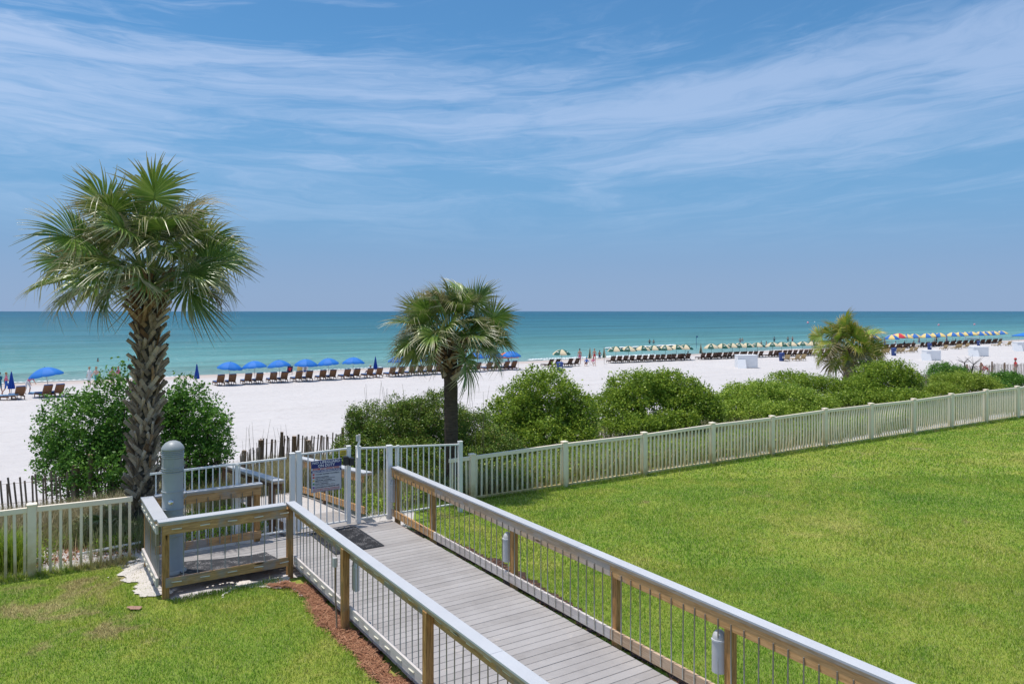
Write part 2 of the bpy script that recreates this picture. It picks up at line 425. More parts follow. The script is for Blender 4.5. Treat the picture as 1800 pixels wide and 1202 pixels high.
def lawncolor(t):
    gp = t.node('ShaderNodeNewGeometry').outputs['Position']
    big = t.noise(gp, 0.22, 4, 0.6, 0.6); mid = t.noise(gp, 1.1, 5, 0.66, 0.4); fine = t.noise(gp, 11.0, 3, 0.7)
    f = t.math('ADD', t.math('ADD', t.math('MULTIPLY', big, 0.40), t.math('MULTIPLY', mid, 0.40)), t.math('MULTIPLY', fine, 0.20))
    c = t.ramp(f, [(0.37, (0.12, 0.29, 0.018)), (0.46, (0.20, 0.36, 0.028)), (0.54, (0.30, 0.40, 0.045)), (0.63, (0.47, 0.47, 0.12))])
    # worn tan patches: more of them on the left plot and along the fence
    sp = t.node('ShaderNodeSeparateXYZ', ins={0: t.mapping(gp, (1, 1, 1), rot=(0, 0, -ANG))})
    left = t.math('SUBTRACT', 1.0, t.maprange(sp.outputs[0], 1.8, 3.4))
    far = t.maprange(sp.outputs[1], 8.0, 12.5)
    nearf = t.maprange(sp.outputs[1], 9.5, 14.0)
    k = t.math('ADD', t.math('MULTIPLY', t.math('MULTIPLY', left, far), 0.11), t.math('MULTIPLY', nearf, 0.035))
    dry = t.maprange(t.math('ADD', t.noise(gp, 0.85, 6, 0.68, 0.8), k), 0.61, 0.74)
    c = t.mix(t.math('MULTIPLY', dry, 0.8), c, (0.46, 0.35, 0.20, 1))
    return gp, c, dry
def grassmats():
    m, t, b = mat('lawn_soil')
    gp, c, dry = lawncolor(t)
    c = t.mix(0.35, c, (0.30, 0.27, 0.10, 1))
    t.l.new(c, b.inputs['Base Color']); b.inputs['Roughness'].default_value = 0.95; b.inputs['Specular IOR Level'].default_value = 0.05
    bump(t, b, t.noise(gp, 45.0, 3, 0.7), 0.9, 0.03)
    M['lawn'] = m
    m, t, b = mat('grass_blade')
    gp, c, dry = lawncolor(t)
    isl = t.node('ShaderNodeNewGeometry').outputs['Random Per Island']
    c = t.mix(t.maprange(isl, 0.62, 0.95), c, (0.60, 0.58, 0.25, 1))
    v = t.node('ShaderNodeVectorMath', operation='SCALE', ins={0: c, 'Scale': t.maprange(t.math('FRACT', t.math('MULTIPLY', isl, 17.3)), 0, 1, 0.55, 1.55, False)})
    t.l.new(v.outputs[0], b.inputs['Base Color']); b.inputs['Roughness'].default_value = 0.55; b.inputs['Specular IOR Level'].default_value = 0.25
    tr = t.node('ShaderNodeBsdfTranslucent', ins={0: v.outputs[0]})
    mx = t.node('ShaderNodeMixShader', ins={0: 0.45, 1: b.outputs[0], 2: tr.outputs[0]})
    t.l.new(mx.outputs[0], t.n['Material Output'].inputs[0])
    M['blade'] = m
grassmats()

def leafmat(name, cols, rough=0.5, trans=0.3, tip=None, dead=None, scale=1.6):
    m, t, b = mat(name)
    g = t.node('ShaderNodeNewGeometry')
    isl = g.outputs['Random Per Island']
    oi = t.node('ShaderNodeObjectInfo').outputs['Random']
    n = t.noise(g.outputs['Position'], scale, 4, 0.6)
    f = t.math('ADD', t.math('MULTIPLY', isl, 0.5), t.math('MULTIPLY', n, 0.6))
    st = [(0.15 + 0.7 * i / (len(cols) - 1), c) for i, c in enumerate(cols)]
    c = t.ramp(f, st)
    if dead:
        c = t.mix(t.maprange(t.math('FRACT', t.math('MULTIPLY', isl, 31.7)), dead[1], dead[1] + 0.02), c, dead[0] + (1,))
    if tip:
        at = t.node('ShaderNodeAttribute', attribute_name='tip').outputs['Fac']
        c = t.mix(t.math('MULTIPLY', t.maprange(t.math('ADD', at, t.math('MULTIPLY', isl, 0.35)), 0.5, 1.1), 0.85), c, tip + (1,))
        c2 = t.node('ShaderNodeVectorMath', operation='SCALE', ins={0: c, 'Scale': t.maprange(oi, 0, 1, 0.75, 1.3, False)}); c = c2.outputs[0]
    t.l.new(c, b.inputs['Base Color']); b.inputs['Roughness'].default_value = rough; b.inputs['Specular IOR Level'].default_value = 0.5 if tip else 0.22
    tr = t.node('ShaderNodeBsdfTranslucent', ins={0: c})
    mx = t.node('ShaderNodeMixShader', ins={0: trans, 1: b.outputs[0], 2: tr.outputs[0]})
    t.l.new(mx.outputs[0], t.n['Material Output'].inputs[0])
    return m
M['leaf_deep'] = leafmat('leaf_deep', [(0.053, 0.122, 0.026), (0.119, 0.259, 0.04), (0.238, 0.446, 0.066)], 0.35, 0.25)
M['leaf_olive'] = leafmat('leaf_olive', [(0.062, 0.117, 0.028), (0.143, 0.237, 0.041), (0.345, 0.423, 0.067)], 0.4, 0.22, dead=((0.22, 0.14, 0.06), 0.93))
M['leaf_mid'] = leafmat('leaf_mid', [(0.099, 0.166, 0.023), (0.231, 0.35, 0.041), (0.461, 0.557, 0.072)], 0.4, 0.3)
M['leaf_light'] = leafmat('leaf_light', [(0.124, 0.216, 0.025), (0.301, 0.433, 0.055), (0.527, 0.614, 0.102)], 0.45, 0.3)
M['leaf_yellow'] = leafmat('leaf_yellow', [(0.13, 0.203, 0.029), (0.276, 0.39, 0.043), (0.488, 0.562, 0.1)], 0.45, 0.3)
M['palm'] = leafmat('palm_leaf', [(0.071, 0.137, 0.022), (0.159, 0.261, 0.044), (0.351, 0.439, 0.098)], 0.30, 0.20, tip=(0.42, 0.36, 0.22))
M['palm_pale'] = leafmat('palm_leaf_dry', [(0.14, 0.15, 0.06), (0.28, 0.26, 0.12), (0.40, 0.34, 0.19)], 0.6, 0.25, tip=(0.40, 0.31, 0.18))
M['palm_bright'] = leafmat('palm_leaf_bright', [(0.103, 0.207, 0.018), (0.246, 0.376, 0.03), (0.554, 0.527, 0.075)], 0.4, 0.3, tip=(0.46, 0.33, 0.10))
M['duneblade'] = leafmat('dune_grass_blade', [(0.105, 0.165, 0.038), (0.255, 0.285, 0.105), (0.48, 0.39, 0.225)], 0.6, 0.25, scale=0.9)
M['stalk'] = leafmat('dry_stalk', [(0.16, 0.13, 0.09), (0.26, 0.21, 0.14), (0.34, 0.28, 0.19)], 0.7, 0.1)
M['straw'] = leafmat('pine_needle', [(0.14, 0.055, 0.028), (0.33, 0.145, 0.075), (0.58, 0.32, 0.19)], 0.7, 0.05, scale=7.0)
M['stem'] = plain('bush_stem', (0.09, 0.065, 0.05), 0.9, 0.2)
M['petiole'] = plain('petiole', (0.20, 0.24, 0.05), 0.5, 0.15)
def barkmat(name, c1, c2, sc=(6, 6, 26)):
    m, t, b = mat(name); tc = t.node('ShaderNodeTexCoord').outputs['Object']
    oi = t.node('ShaderNodeObjectInfo').outputs['Random']
    v = t.mapping(tc, sc); n = t.noise(v, 1.0, 5, 0.7, 0.6)
    n2 = t.noise(tc, 3.0, 3, 0.6)
    f = t.math('ADD', t.math('MULTIPLY', n, 0.6), t.math('ADD', t.math('MULTIPLY', n2, 0.25), t.math('MULTIPLY', t.math('SUBTRACT', oi, 0.4), 0.4)))
    c = t.mix(t.maprange(f, 0.25, 0.75), c1 + (1,), c2 + (1,))
    t.l.new(c, b.inputs['Base Color']); b.inputs['Roughness'].default_value = 0.9; b.inputs['Specular IOR Level'].default_value = 0.15
    bump(t, b, n, 0.8, 0.02); return m
M['bark'] = barkmat('palm_bark', (0.07, 0.058, 0.045), (0.30, 0.255, 0.20))
M['bark_brown'] = barkmat('palm_bark_dark', (0.07, 0.05, 0.036), (0.24, 0.18, 0.125))
M['boot'] = barkmat('leaf_base_grey', (0.21, 0.155, 0.105), (0.62, 0.49, 0.35), (4, 4, 30))
M['boot_brown'] = barkmat('leaf_base_brown', (0.15, 0.085, 0.045), (0.50, 0.32, 0.18), (4, 4, 30))

def watermat():
    m, t, b = mat('sea_water')
    gp = t.node('ShaderNodeNewGeometry').outputs['Position']
    rot = t.mapping(gp, (1, 1, 1), rot=(0, 0, -ANG))
    sp = t.node('ShaderNodeSeparateXYZ', ins={0: rot}); d0 = t.math('SUBTRACT', sp.outputs[1], 86.5)
    wob = t.noise(t.mapping(rot, (0.006, 0.03, 1)), 1.0, 5, 0.6)
    d = t.math('ADD', d0, t.math('MULTIPLY', t.math('SUBTRACT', wob, 0.5), t.math('MULTIPLY', t.math('MINIMUM', t.math('MAXIMUM', d0, 0.0), 400), 0.9)))
    lg = t.math('LOGARITHM', t.math('MAXIMUM', t.math('ADD', d, 3.0), 1.0), 10.0)     # 0.5 shore .. 4 far
    f = t.math('DIVIDE', lg, 4.0)
    c = t.ramp(f, [(0.10, (0.34, 0.40, 0.38)), (0.175, (0.235, 0.375, 0.375)), (0.31, (0.170, 0.360, 0.345)), (0.437, (0.105, 0.310, 0.325)),
                   (0.537, (0.050, 0.205, 0.260)), (0.66, (0.022, 0.150, 0.215)), (0.78, (0.006, 0.115, 0.195)), (1.0, (0.004, 0.090, 0.170))])
    # bump waves a few metres long, drawn out along the shore, growing with distance
    s1 = t.noise(t.mapping(rot, (0.05, 0.26, 1)), 1.0, 4, 0.55)
    s2 = t.noise(t.mapping(rot, (0.35, 1.3, 1)), 1.0, 4, 0.6)
    s3 = t.noise(t.mapping(rot, (0.004, 0.03, 1)), 1.0, 5, 0.6)
    bars_and_sheen = t.math('MULTIPLY', t.maprange(s3, 0.35, 0.65, 0.84, 1.16, False), t.maprange(t.noise(t.mapping(rot, (0.02, 0.16, 1)), 1.0, 5, 0.6), 0.32, 0.68, 0.76, 1.16, False))  # sandbar tones, plus painted streaks for uneven reflection off the wave facets
    cs = t.node('ShaderNodeVectorMath', operation='SCALE', ins={0: t.mix(0.10, c, (0.17, 0.24, 0.25, 1)), 'Scale': bars_and_sheen})
    t.l.new(cs.outputs[0], b.inputs['Base Color'])
    b.inputs['Roughness'].default_value = 0.6; b.inputs['Specular IOR Level'].default_value = 0.0
    s4 = t.noise(t.mapping(rot, (0.9, 3.4, 1)), 1.0, 3, 0.6)
    h = t.math('ADD', t.math('ADD', t.math('MULTIPLY', s1, 1.0), t.math('MULTIPLY', s2, 0.42)), t.math('MULTIPLY', s4, 0.10))
    nd = t.node('ShaderNodeBump', ins={'Height': h, 'Strength': 1.0, 'Distance': 2.4})
    t.l.new(nd.outputs[0], b.inputs['Normal'])
    gl = t.node('ShaderNodeBsdfGlossy', ins={'Roughness': 0.22, 'Normal': nd.outputs[0]})
    fr = t.node('ShaderNodeFresnel', ins={'IOR': 1.33, 'Normal': nd.outputs[0]})
    fac = t.math('ADD', t.math('MULTIPLY', t.math('MINIMUM', fr.outputs[0], 1.0), 0.36), 0.02)
    mx = t.node('ShaderNodeMixShader', ins={0: fac, 1: b.outputs[0], 2: gl.outputs[0]})
    t.l.new(mx.outputs[0], t.n['Material Output'].inputs[0])
    return m
M['water'] = watermat()
def foammat():
    m, t, b = mat('sea_foam')
    gp = t.node('ShaderNodeNewGeometry').outputs['Position']
    b.inputs['Base Color'].default_value = (0.8, 0.84, 0.84, 1); b.inputs['Roughness'].default_value = 0.8
    bump(t, b, t.noise(gp, 3.0, 4, 0.7), 0.6, 0.2); return m
M['foam'] = foammat()

# ------------------------------------------------------------------ setting: sand, lawn, sea
def grid(name, As, Bs, zf, m, parent=None):
    A, B = np.meshgrid(As, Bs, indexing='ij'); Z = zf(A, B)
    X = -SA * A + CA * B; Y = CA * A + SA * B
    V = np.stack([X, Y, Z], -1).reshape(-1, 3); na, nb = A.shape
    i = np.arange(na * nb).reshape(na, nb)
    Fc = np.stack([i[:-1, :-1], i[:-1, 1:], i[1:, 1:], i[1:, :-1]], -1).reshape(-1, 4)
    return link(name, np_mesh(name, V, Fc, m, 4, True), parent)
As = np.concatenate([np.arange(-25, 13, 1.5), np.arange(13, 36, 0.3), np.arange(36, 92, 1.2), np.arange(92, 150, 6)])
Bs = np.concatenate([np.arange(-160, -12, 6), np.arange(-12, 46, 0.35), np.arange(46, 110, 1.5), np.arange(110, 480, 6)])
def sand_z(a, b):
    z = ground_z(a, b)
    under = (a < 14.35)
    return np.where(under, z - 0.06, z)
o = grid('beach_sand', As, Bs, sand_z, M['sand']); tag(o, kind='structure')
LB = np.concatenate([np.arange(-30, 6.0, 0.6), np.arange(6.0, 46, 0.6), np.arange(46, 90, 4)])
def lawn_grid():
    ts = np.linspace(0, 1, 50)
    T, B = np.meshgrid(ts, LB, indexing='ij')
    end = np.where(B > 6.9, 14.75 - 0.057 * (B - 8.4) + 0.35, np.where(B < 1.62, 14.42, 12.05))
    end = np.where((B > 6.3) & (B <= 6.9), 14.0, end)
    A = -18 + (end + 18) * T
    Z = lawn_z(A, B)
    X = -SA * A + CA * B; Y = CA * A + SA * B
    V = np.stack([X, Y, Z], -1).reshape(-1, 3); na, nb = A.shape
    i = np.arange(na * nb).reshape(na, nb)
    Fc = np.stack([i[:-1, :-1], i[:-1, 1:], i[1:, 1:], i[1:, :-1]], -1).reshape(-1, 4)
    return tag(link('lawn', np_mesh('lawn', V, Fc, M['lawn'], 4, True)), kind='structure')
lawn_grid()

SEA_Z = -2.83
def crest_a(b): return 102 + 0.16 * (b - 75) + 3.0 * (vnoise(b, np.asarray(b) * 0.0, 0.05) - .5)
def sea():
    As = np.concatenate([np.arange(80, 130, 0.55), np.geomspace(130, 60000, 60)])
    Bs = np.concatenate([-np.geomspace(60000, 60, 30), np.arange(-50, 260, 1.6), np.geomspace(262, 60000, 40)])
    def z(a, b):
        fade = 1 - sstep((a - 112) / 18)
        ph = a + 2.5 * vnoise(b, b * 0, 0.035) + 1.2 * vnoise(a, b, 0.12)
        wv = 0.10 * np.sin(ph * 0.75) * sstep((a - 86) / 6)
        c0 = crest_a(b)
        crest = 0.55 * np.exp(-((a - c0) / 1.3) ** 2) * np.exp(-((b - 92) / 30) ** 2)
        return SEA_Z + (wv) * fade + crest
    o = grid('sea', As, Bs, z, M['water']); tag(o, kind='structure')
    # foam: broken strips on the crest of the wave and the wash at the edge
    V = []; Fc = []
    def strip(a0, b0, b1, w, zz, den):
        bs = np.arange(b0, b1, 0.5)
        for bb in bs:
            nn = float(vnoise(bb, 3.3, 0.35)); n2 = float(vnoise(bb, 9.7, 0.12))
            if n2 < 1 - den: continue
            aa = (float(crest_a(bb)) - 0.45 + (a0 - 99.5)) if a0 > 95 else a0 + 2.2 * (float(vnoise(bb, 5.0, 0.05)) - .5)
            ww = w * (0.3 + nn)
            i = len(V)
            zb = zz + float(rng.uniform(0, 0.05))
            for (da, db, dz) in [(-ww, 0, 0), (-ww * 0.9, 0.55, 0), (ww * .5, 0.55, 0), (ww * .5, 0, 0), (-ww * .2, 0.27, 0.14 * w + 0.04)]:
                p = W(bb + db, aa + da, zb + dz); V.append(p[:])
            Fc.extend([(i, i + 1, i + 4), (i + 1, i + 2, i + 4), (i + 2, i + 3, i + 4), (i + 3, i, i + 4)])
    strip(99.5, 86, 106, 0.6, SEA_Z + 0.42, 0.72)
    strip(102.5, 92, 112, 0.35, SEA_Z + 0.12, 0.2)
    strip(88.4, 60, 84, 0.6, SEA_Z + 0.04, 0.8)
    strip(86.9, -60, 200, 0.14, SEA_Z + 0.02, 0.45)
    o = link('wave_foam', np_mesh('wave_foam', V, Fc, M['foam'])); tag(o, 'white foam of the small breaking waves along the shore', 'foam', kind='stuff')
sea()

# ------------------------------------------------------------------ boardwalk, railings, ramp
def plank_mesh(L, w=0.138, t=0.035):
    return MB().bbox(0, L, -w / 2, w / 2, -t, 0, 0.004).mesh('plank', M['plank'])
def build_boardwalk():
    rt = thing('boardwalk', 'grey plank boardwalk running from the foreground to the beach gate', 'boardwalk', W(3.66, 0, 0), ANG)
    pm = plank_mesh(2.46); pl = plank_mesh(4.36)
    a = -1.0; k = 0
    while a < 13.93:
        long_ = a > 12.42
        o = link('plank', pl if long_ else pm, rt, ((-1.93 if long_ else 0) + float(rng.uniform(-.004, .004)), a + 0.075, float(rng.uniform(-.0015, .0015))))
        a += 0.1465; k += 1
    m = MB()
    for x in (0.12, 1.2, 2.3): m.box(x, x + 0.04, -1, 13.9, -0.2, -0.045)
    m.build('joist', M['wood_dark'], rt)
    MB().box(-1.92, 2.44, 13.935, 13.965, -0.16, -0.004).build('fascia', M['wood_pale'], rt)
    MB().box(2.463, 2.485, -1, 13.9, -0.14, -0.03).build('fascia', M['wood_dark'], rt)
build_boardwalk()

def build_ramp():
    rt = thing('beach_ramp', 'grey plank ramp descending from the gate through the dunes', 'ramp', W(4.05, 14.02, -0.01), ANG)
    pm = plank_mesh(1.55); sl = -0.095
    for k in range(36):
        link('plank', pm, rt, (0, 0.075 + k * 0.146, sl * k * 0.146), (math.atan(sl), 0, 0))
    m = MB()
    for x in (0.06, 1.45):
        m.add([(x, 0, -.04), (x + .04, 0, -.04), (x + .04, 0, -.2), (x, 0, -.2), (x, 5.2, -.04 + sl * 5.2), (x + .04, 5.2, -.04 + sl * 5.2), (x + .04, 5.2, -.2 + sl * 5.2), (x, 5.2, -.2 + sl * 5.2)],
              [(0, 1, 2, 3), (7, 6, 5, 4), (0, 4, 5, 1), (1, 5, 6, 2), (2, 6, 7, 3), (3, 7, 4, 0)])
    m.build('joist', M['wood_dark'], rt)
build_ramp()

_spin = {}
def railing(name, label, p0, heading, L, posts, inner=1, sl=0.0, H=1.05, capw=0.20, sp0=0.09, sp=0.172, segs=None, staples=True,
            topseg=None, botseg=None, capseg=None, mitre0=0.0, mitre1=0.0, post_mat='wood_post', group=None, foot=-0.25, bowed=False, bolts=True, botz=0.055, flush=1):
    """railing along local x from p0; inner = side (local y sign) that carries the rods"""
    rt = thing(name, label, 'railing', W(p0[0], p0[1], p0[2] if len(p0) > 2 else 0), heading, group)
    th = math.atan(sl); cz = lambda x: sl * x
    Rm = (0, -th, 0)
    capseg = capseg or [(0, L)]
    for i, (x0, x1) in enumerate(capseg):
        w = capw / 2; yo = -inner * flush * (capw / 2 - 0.019 - 0.016)
        def shp(zb, zt, ww, e=0.0):
            a0 = x0 - (mitre0 if i == 0 else 0) ; a1 = x1 + (mitre1 if i == len(capseg) - 1 else 0)
            b0 = x0 + (mitre0 if i == 0 else 0); b1 = x1 - (mitre1 if i == len(capseg) - 1 else 0)
            # at y=-ww*inner outer side , +ww*inner inner side
            vs = []
            for z in (zb, zt):
                vs += [(a0 + .002, yo - ww * inner, z + cz(a0)), (a1 - .002, yo - ww * inner, z + cz(a1)), (b1 - .002, yo + ww * inner, z + cz(b1)), (b0 + .002, yo + ww * inner, z + cz(b0))]
            return vs, [(0, 3, 2, 1), (4, 5, 6, 7), (0, 1, 5, 4), (1, 2, 6, 5), (2, 3, 7, 6), (3, 0, 4, 7)]
        vs, fs = shp(H - 0.022, H, w); MB().add(vs, fs).build('cap_board', M['cap'], rt)
        vs, fs = shp(H - 0.062, H - 0.0235, w - 0.006); MB().add(vs, fs).build('sub_cap', M['wood_sub'], rt)
    bt = 0.019
    for nm, seg, z0, z1 in (('top_board', topseg, H - 0.205, H - 0.065), ('bottom_board', botseg, botz, botz + 0.14)):
        for (x0, x1, mt) in (seg or [(0, L, 'wood_grey')]):
            y0, y1 = (-bt, bt)
            m = MB().bbox(0, (x1 - x0) - 0.004, y0, y1, z0, z1, 0.004)
            m.build(nm, M[mt], rt, (x0 + 0.002, 0, cz(x0)), Rm)
    pw = 0.047
    for x in posts:
        m = MB().bbox(-pw, pw, -pw, pw, foot, H - 0.064, 0.005)
        off = -inner * flush * (bt + pw + 0.001) if not bowed else 0
        m.build('post', M[post_mat], rt, (x, off, cz(x)))
    # rods: bent wire staples whose legs hang on the inner side
    key = (round(H, 2), inner, staples)
    if key not in _spin:
        y = inner * (bt + 0.009); r = 0.0075
        _spin[key] = (MB().tube([(0, y, botz + 0.02), (0, y, H - 0.125)], r, 6).mesh('spindle', M['metal_rod']),
                      MB().tube([(-0.07, 0, 0), (0.07, 0, 0)], 0.009, 6).mesh('staple', M['staple']))
    x = sp0; k = 0
    while x < L - 0.04:
        if all(abs(x - p) > 0.035 or inner for p in posts):
            link('spindle', _spin[key][0], rt, (x, 0, cz(x) + float(rng.uniform(-.008, .008))), (float(rng.uniform(-.006, .006)), float(rng.uniform(-.012, .012)), 0))
            if staples and k % 2 == 0 and x + sp < L:
                for z in (botz + 0.075, H - 0.13):
                    if any(abs(x + sp / 2 - p) < 0.12 for p in posts): continue
                    link('staple', _spin[key][1], rt, (x + sp / 2, -inner * (bt + 0.007), cz(x) + z), (0, float(rng.uniform(-.06, .06)), 0))
        x += sp; k += 1
    return rt
# right-hand railing: starts at the gate (a=14), runs back toward the camera.  local x = -a, local y = +b side => inner is -y
HB = ANG - math.pi / 2
seg = lambda *t: list(t)
railing('railing', 'long wooden railing with grey cap along the right side of the boardwalk', (6.145, 14.0), HB, 15.0,
        [0.1, 1.67, 4.4, 6.78, 8.6, 11.0, 13.4], inner=-1, capw=0.145,
        capseg=[(0, 6.1), (6.1, 11.2), (11.2, 15)],
        topseg=seg((0, 1.9, 'wood_gold'), (1.9, 6.75, 'wood_grey'), (6.75, 11.3, 'wood_gold'), (11.3, 15, 'wood_gold')),
        botseg=seg((0, 1.85, 'wood_gold'), (1.85, 6.75, 'wood_pale'), (6.75, 15, 'wood_grey')))
# left railing of the walkway: inner side is +b.  local x=-a => local y=+b
railing('railing', 'long wooden railing with grey cap along the left side of the boardwalk', (3.635, 12.25), HB, 13.2,
        [0.0, 2.55, 5.05, 7.5, 10.0, 12.5], inner=1, capw=0.145, sp=0.168,
        capseg=[(-0.075, 6.4), (6.4, 13.2)],
        topseg=seg((0.1, 4.9, 'wood_tan'), (4.9, 13.2, 'wood_tan')),
        botseg=seg((0.06, 2.45, 'wood_pale'), (2.45, 7.5, 'wood_pale'), (7.5, 13.2, 'wood_grey')))
# enclosure front: local x = +b from b=1.65, inner side is +a (local y = +a)
railing('railing', 'short wooden railing facing the lawn in front of the grey column', (1.66, 12.17), ANG, 1.90,
        [0.0 + 0.05], inner=1, capw=0.19, sp=0.2, flush=-1, capseg=[(-0.06, 1.826)], post_mat='wood_post',
        topseg=seg((0.0, 1.86, 'wood_tan')), botseg=seg((0.04, 1.86, 'wood_tan')))
# enclosure left side: from back (a=13.95) toward the camera, inner is +b
railing('railing', 'short wooden railing on the left end of the railed corner', (1.60, 13.96), HB, 1.76,
        [0.02], inner=1, capw=0.19, sp=0.14, flush=-1, capseg=[(0, 1.63)], topseg=seg((0.0, 1.70, 'wood_pale')), botseg=seg((0.0, 1.70, 'wood_pale')), mitre1=0.0)
# enclosure back, just inside the metal fence: inner is toward the camera (-a)
railing('railing', 'low wooden railing behind the grey column ending at an open gap', (1.78, 13.93), ANG, 1.78,
        [1.70], inner=-1, capw=0.15, sp=0.19, topseg=seg((0.0, 1.76, 'wood_tan')), botseg=seg((0.0, 1.76, 'wood_tan')), staples=False)
# beach ramp railings (slope down with the ramp); local x = +a, local y = -b
HA = ANG + math.pi / 2
railing('railing', 'sloping wooden railing beyond the gate on the right of the ramp', (5.66, 14.25, -0.10), HA, 4.7,
        [0.5, 2.6, 4.5], inner=1, sl=-0.095, H=1.03, capw=0.20, sp=0.17, topseg=seg((0, 4.7, 'wood_gold')), botseg=seg((0, 4.7, 'wood_gold')), foot=-0.7, post_mat='wood_dark', staples=False, botz=0.2)
railing('railing', 'sloping wooden railing beyond the gate on the left of the ramp', (3.99, 14.15, -0.02), HA, 4.8,
        [0.5, 2.3, 3.6, 4.7], inner=-1, sl=-0.105, H=1.03, capw=0.20, sp=0.17, topseg=seg((0, 4.8, 'wood_dark')), botseg=seg((0, 4.8, 'wood_dark')), foot=-0.7, post_mat='wood_dark', staples=False, botz=0.1)

# ------------------------------------------------------------------ cream vinyl fences
def vpost(h, s=0.062):
    m = MB().bbox(-s, s, -s, s, -0.25, h - 0.035, 0.004).bbox(-s - .012, s + .012, -s - .012, s + .012, h - 0.035, h, 0.008)
    return m.mesh('post', M['vinyl'])
def picket_mesh(h, bow=0.0, lean=0.0, z0=0.05, n=7):
    m = MB(); w = 0.021; d = 0.011
    vs = []; fs = []
    for i in range(n + 1):
        t = i / n; z = z0 + (h - z0) * t; dx = bow * math.sin(math.pi * t) + lean * t
        vs += [(dx - w, -d, z), (dx + w, -d, z), (dx + w, d, z), (dx - w, d, z)]
    for i in range(n):
        o = i * 4
        for k in range(4): fs.append((o + k, o + (k + 1) % 4, o + 4 + (k + 1) % 4, o + 4 + k))
    fs.append((0, 3, 2, 1)); fs.append((n * 4, n * 4 + 1, n * 4 + 2, n * 4 + 3))
    return m.add(vs, fs).mesh('picket', M['vinyl'])
PK = {}
def picket(h, bow=0.0, lean=0.0, z0=0.05):
    k = (round(h, 2), round(bow, 3), round(lean, 3), z0)
    if k not in PK: PK[k] = picket_mesh(h, bow, lean, z0, 7 if (bow or lean) else 1)
    return PK[k]
def vfence(label, pts, tops, bottom_rail=True, npk=18, bows=None, end_posts=(True, True)):
    """pts: world (X,Y) of the posts; tops: z of post tops"""
    p0 = pts[0]; a0, b0 = AB(*p0)
    rt = thing('picket_fence', label, 'fence', (p0[0], p0[1], float(lawn_z(a0, b0))), 0)
    Z0 = rt.location.z
    for i, (x, y) in enumerate(pts):
        a, b = AB(x, y); zg = float(lawn_z(a, b))
        if (i == 0 and not end_posts[0]) or (i == len(pts) - 1 and not end_posts[1]): continue
        hd = math.atan2(pts[min(i + 1, len(pts) - 1)][1] - pts[max(i - 1, 0)][1], pts[min(i + 1, len(pts) - 1)][0] - pts[max(i - 1, 0)][0])
        h = tops[i] - zg
        link('post', vpost(round(h, 3)), rt, (x - p0[0], y - p0[1], zg - Z0), (0, 0, hd))
    for i in range(len(pts) - 1):
        (x0, y0), (x1, y1) = pts[i], pts[i + 1]
        L = math.hypot(x1 - x0, y1 - y0); hd = math.atan2(y1 - y0, x1 - x0)
        zt0, zt1 = tops[i] - 0.055, tops[i + 1] - 0.055
        g0 = float(lawn_z(*AB(x0, y0))); g1 = float(lawn_z(*AB(x1, y1)))
        e = 0.064
        pitch = -math.atan2(zt1 - zt0, L)
        MB().bbox(e, L - e, -0.028, 0.028, -0.085, 0, 0.004).build('top_rail', M['vinyl'], rt, (x0 - p0[0], y0 - p0[1], zt0 - Z0), (0, pitch, hd))
        if bottom_rail:
            MB().bbox(e, L - e, -0.022, 0.022, 0.035, 0.09, 0.003).build('bottom_rail', M['vinyl'], rt, (x0 - p0[0], y0 - p0[1], g0 - Z0), (0, -math.atan2(g1 - g0, L), hd))
        nk = npk if L > 1.6 else max(3, int(L / 0.131) - 1)
        for k in range(nk):
            f = (k + 0.75) / (nk + 0.5); x = x0 + (x1 - x0) * f; y = y0 + (y1 - y0) * f
            zt = zt0 + (zt1 - zt0) * f - 0.088; g = g0 + (g1 - g0) * f
            h = round(zt - g, 2)
            bw = 0.0; ln = 0.0
            if bows and bows[i]:
                u = (k / (nk - 1)) * 2 - 1
                bw = round(bows[i] * (1 - u * u) / 0.02) * 0.02; ln = 0.0
            link('picket', picket(h, bw, ln, 0.09 if bottom_rail else -0.02), rt, (x - p0[0], y - p0[1], g - Z0), (0, float(rng.normal(0, .006)), hd))
    return rt
rp = [(830, 878, 797), (992, 862, 775), (1132, 838, 759), (1252, 816, 742), (1357, 800, 730), (1450, 788, 717), (1531, 775, 708), (1606, 761, 700), (1672, 752, 691), (1733, 744, 684), (1788, 735, 678)]
pts = []; tops = []
for i, (px, yb, yt) in enumerate(rp):
    b = 8.44 + 2.37 * i
    # keep the bearing of every post: intersect it with the fence line
    k = (px - 900) / F
    # X = k*Y with a = 14.79-0.058*(b-8.44)
    # solve for b
    lo, hi = b - 3, b + 3
    for _ in range(60):
        mid = (lo + hi) / 2; p = W(mid, 14.79 - 0.058 * (mid - 8.44))
        if p.x / p.y < k: lo = mid
        else: hi = mid
    p = W(lo, 14.79 - 0.058 * (lo - 8.44)); pts.append((p.x, p.y)); tops.append(CAM_Z - (yt - 547) * p.y / F)
for i in range(1, 4):
    d = (pts[-1][0] - pts[-2][0], pts[-1][1] - pts[-2][1]); pts.append((pts[-1][0] + d[0], pts[-1][1] + d[1])); tops.append(tops[-1] + 0.02)
bows = [0, 0, 0, 0.0, 0.03, -0.05, -0.10, 0.05, 0.03, 0, 0, 0, 0]
fpts = [tuple(W(7.80, 14.82)[:2])] + pts
ftops = [CAM_Z - (803 - 547) * W(7.80, 14.82).y / F] + tops
vfence('long cream picket fence along the far side of the right lawn', fpts, ftops, True, 18, [0] + bows, (False, True))
lp = []; lt = []
for b in (-4.72, -2.35, 0.03, 1.56):
    p = W(b, 14.44 - 0.0 * b); lp.append((p.x, p.y)); lt.append(1.055 + (0.0 if b < 1 else 0.0))
vfence('cream picket fence along the left lawn beside the tall palm', lp, [1.05, 1.05, 1.055, 1.03], False, 18, None, (True, False))

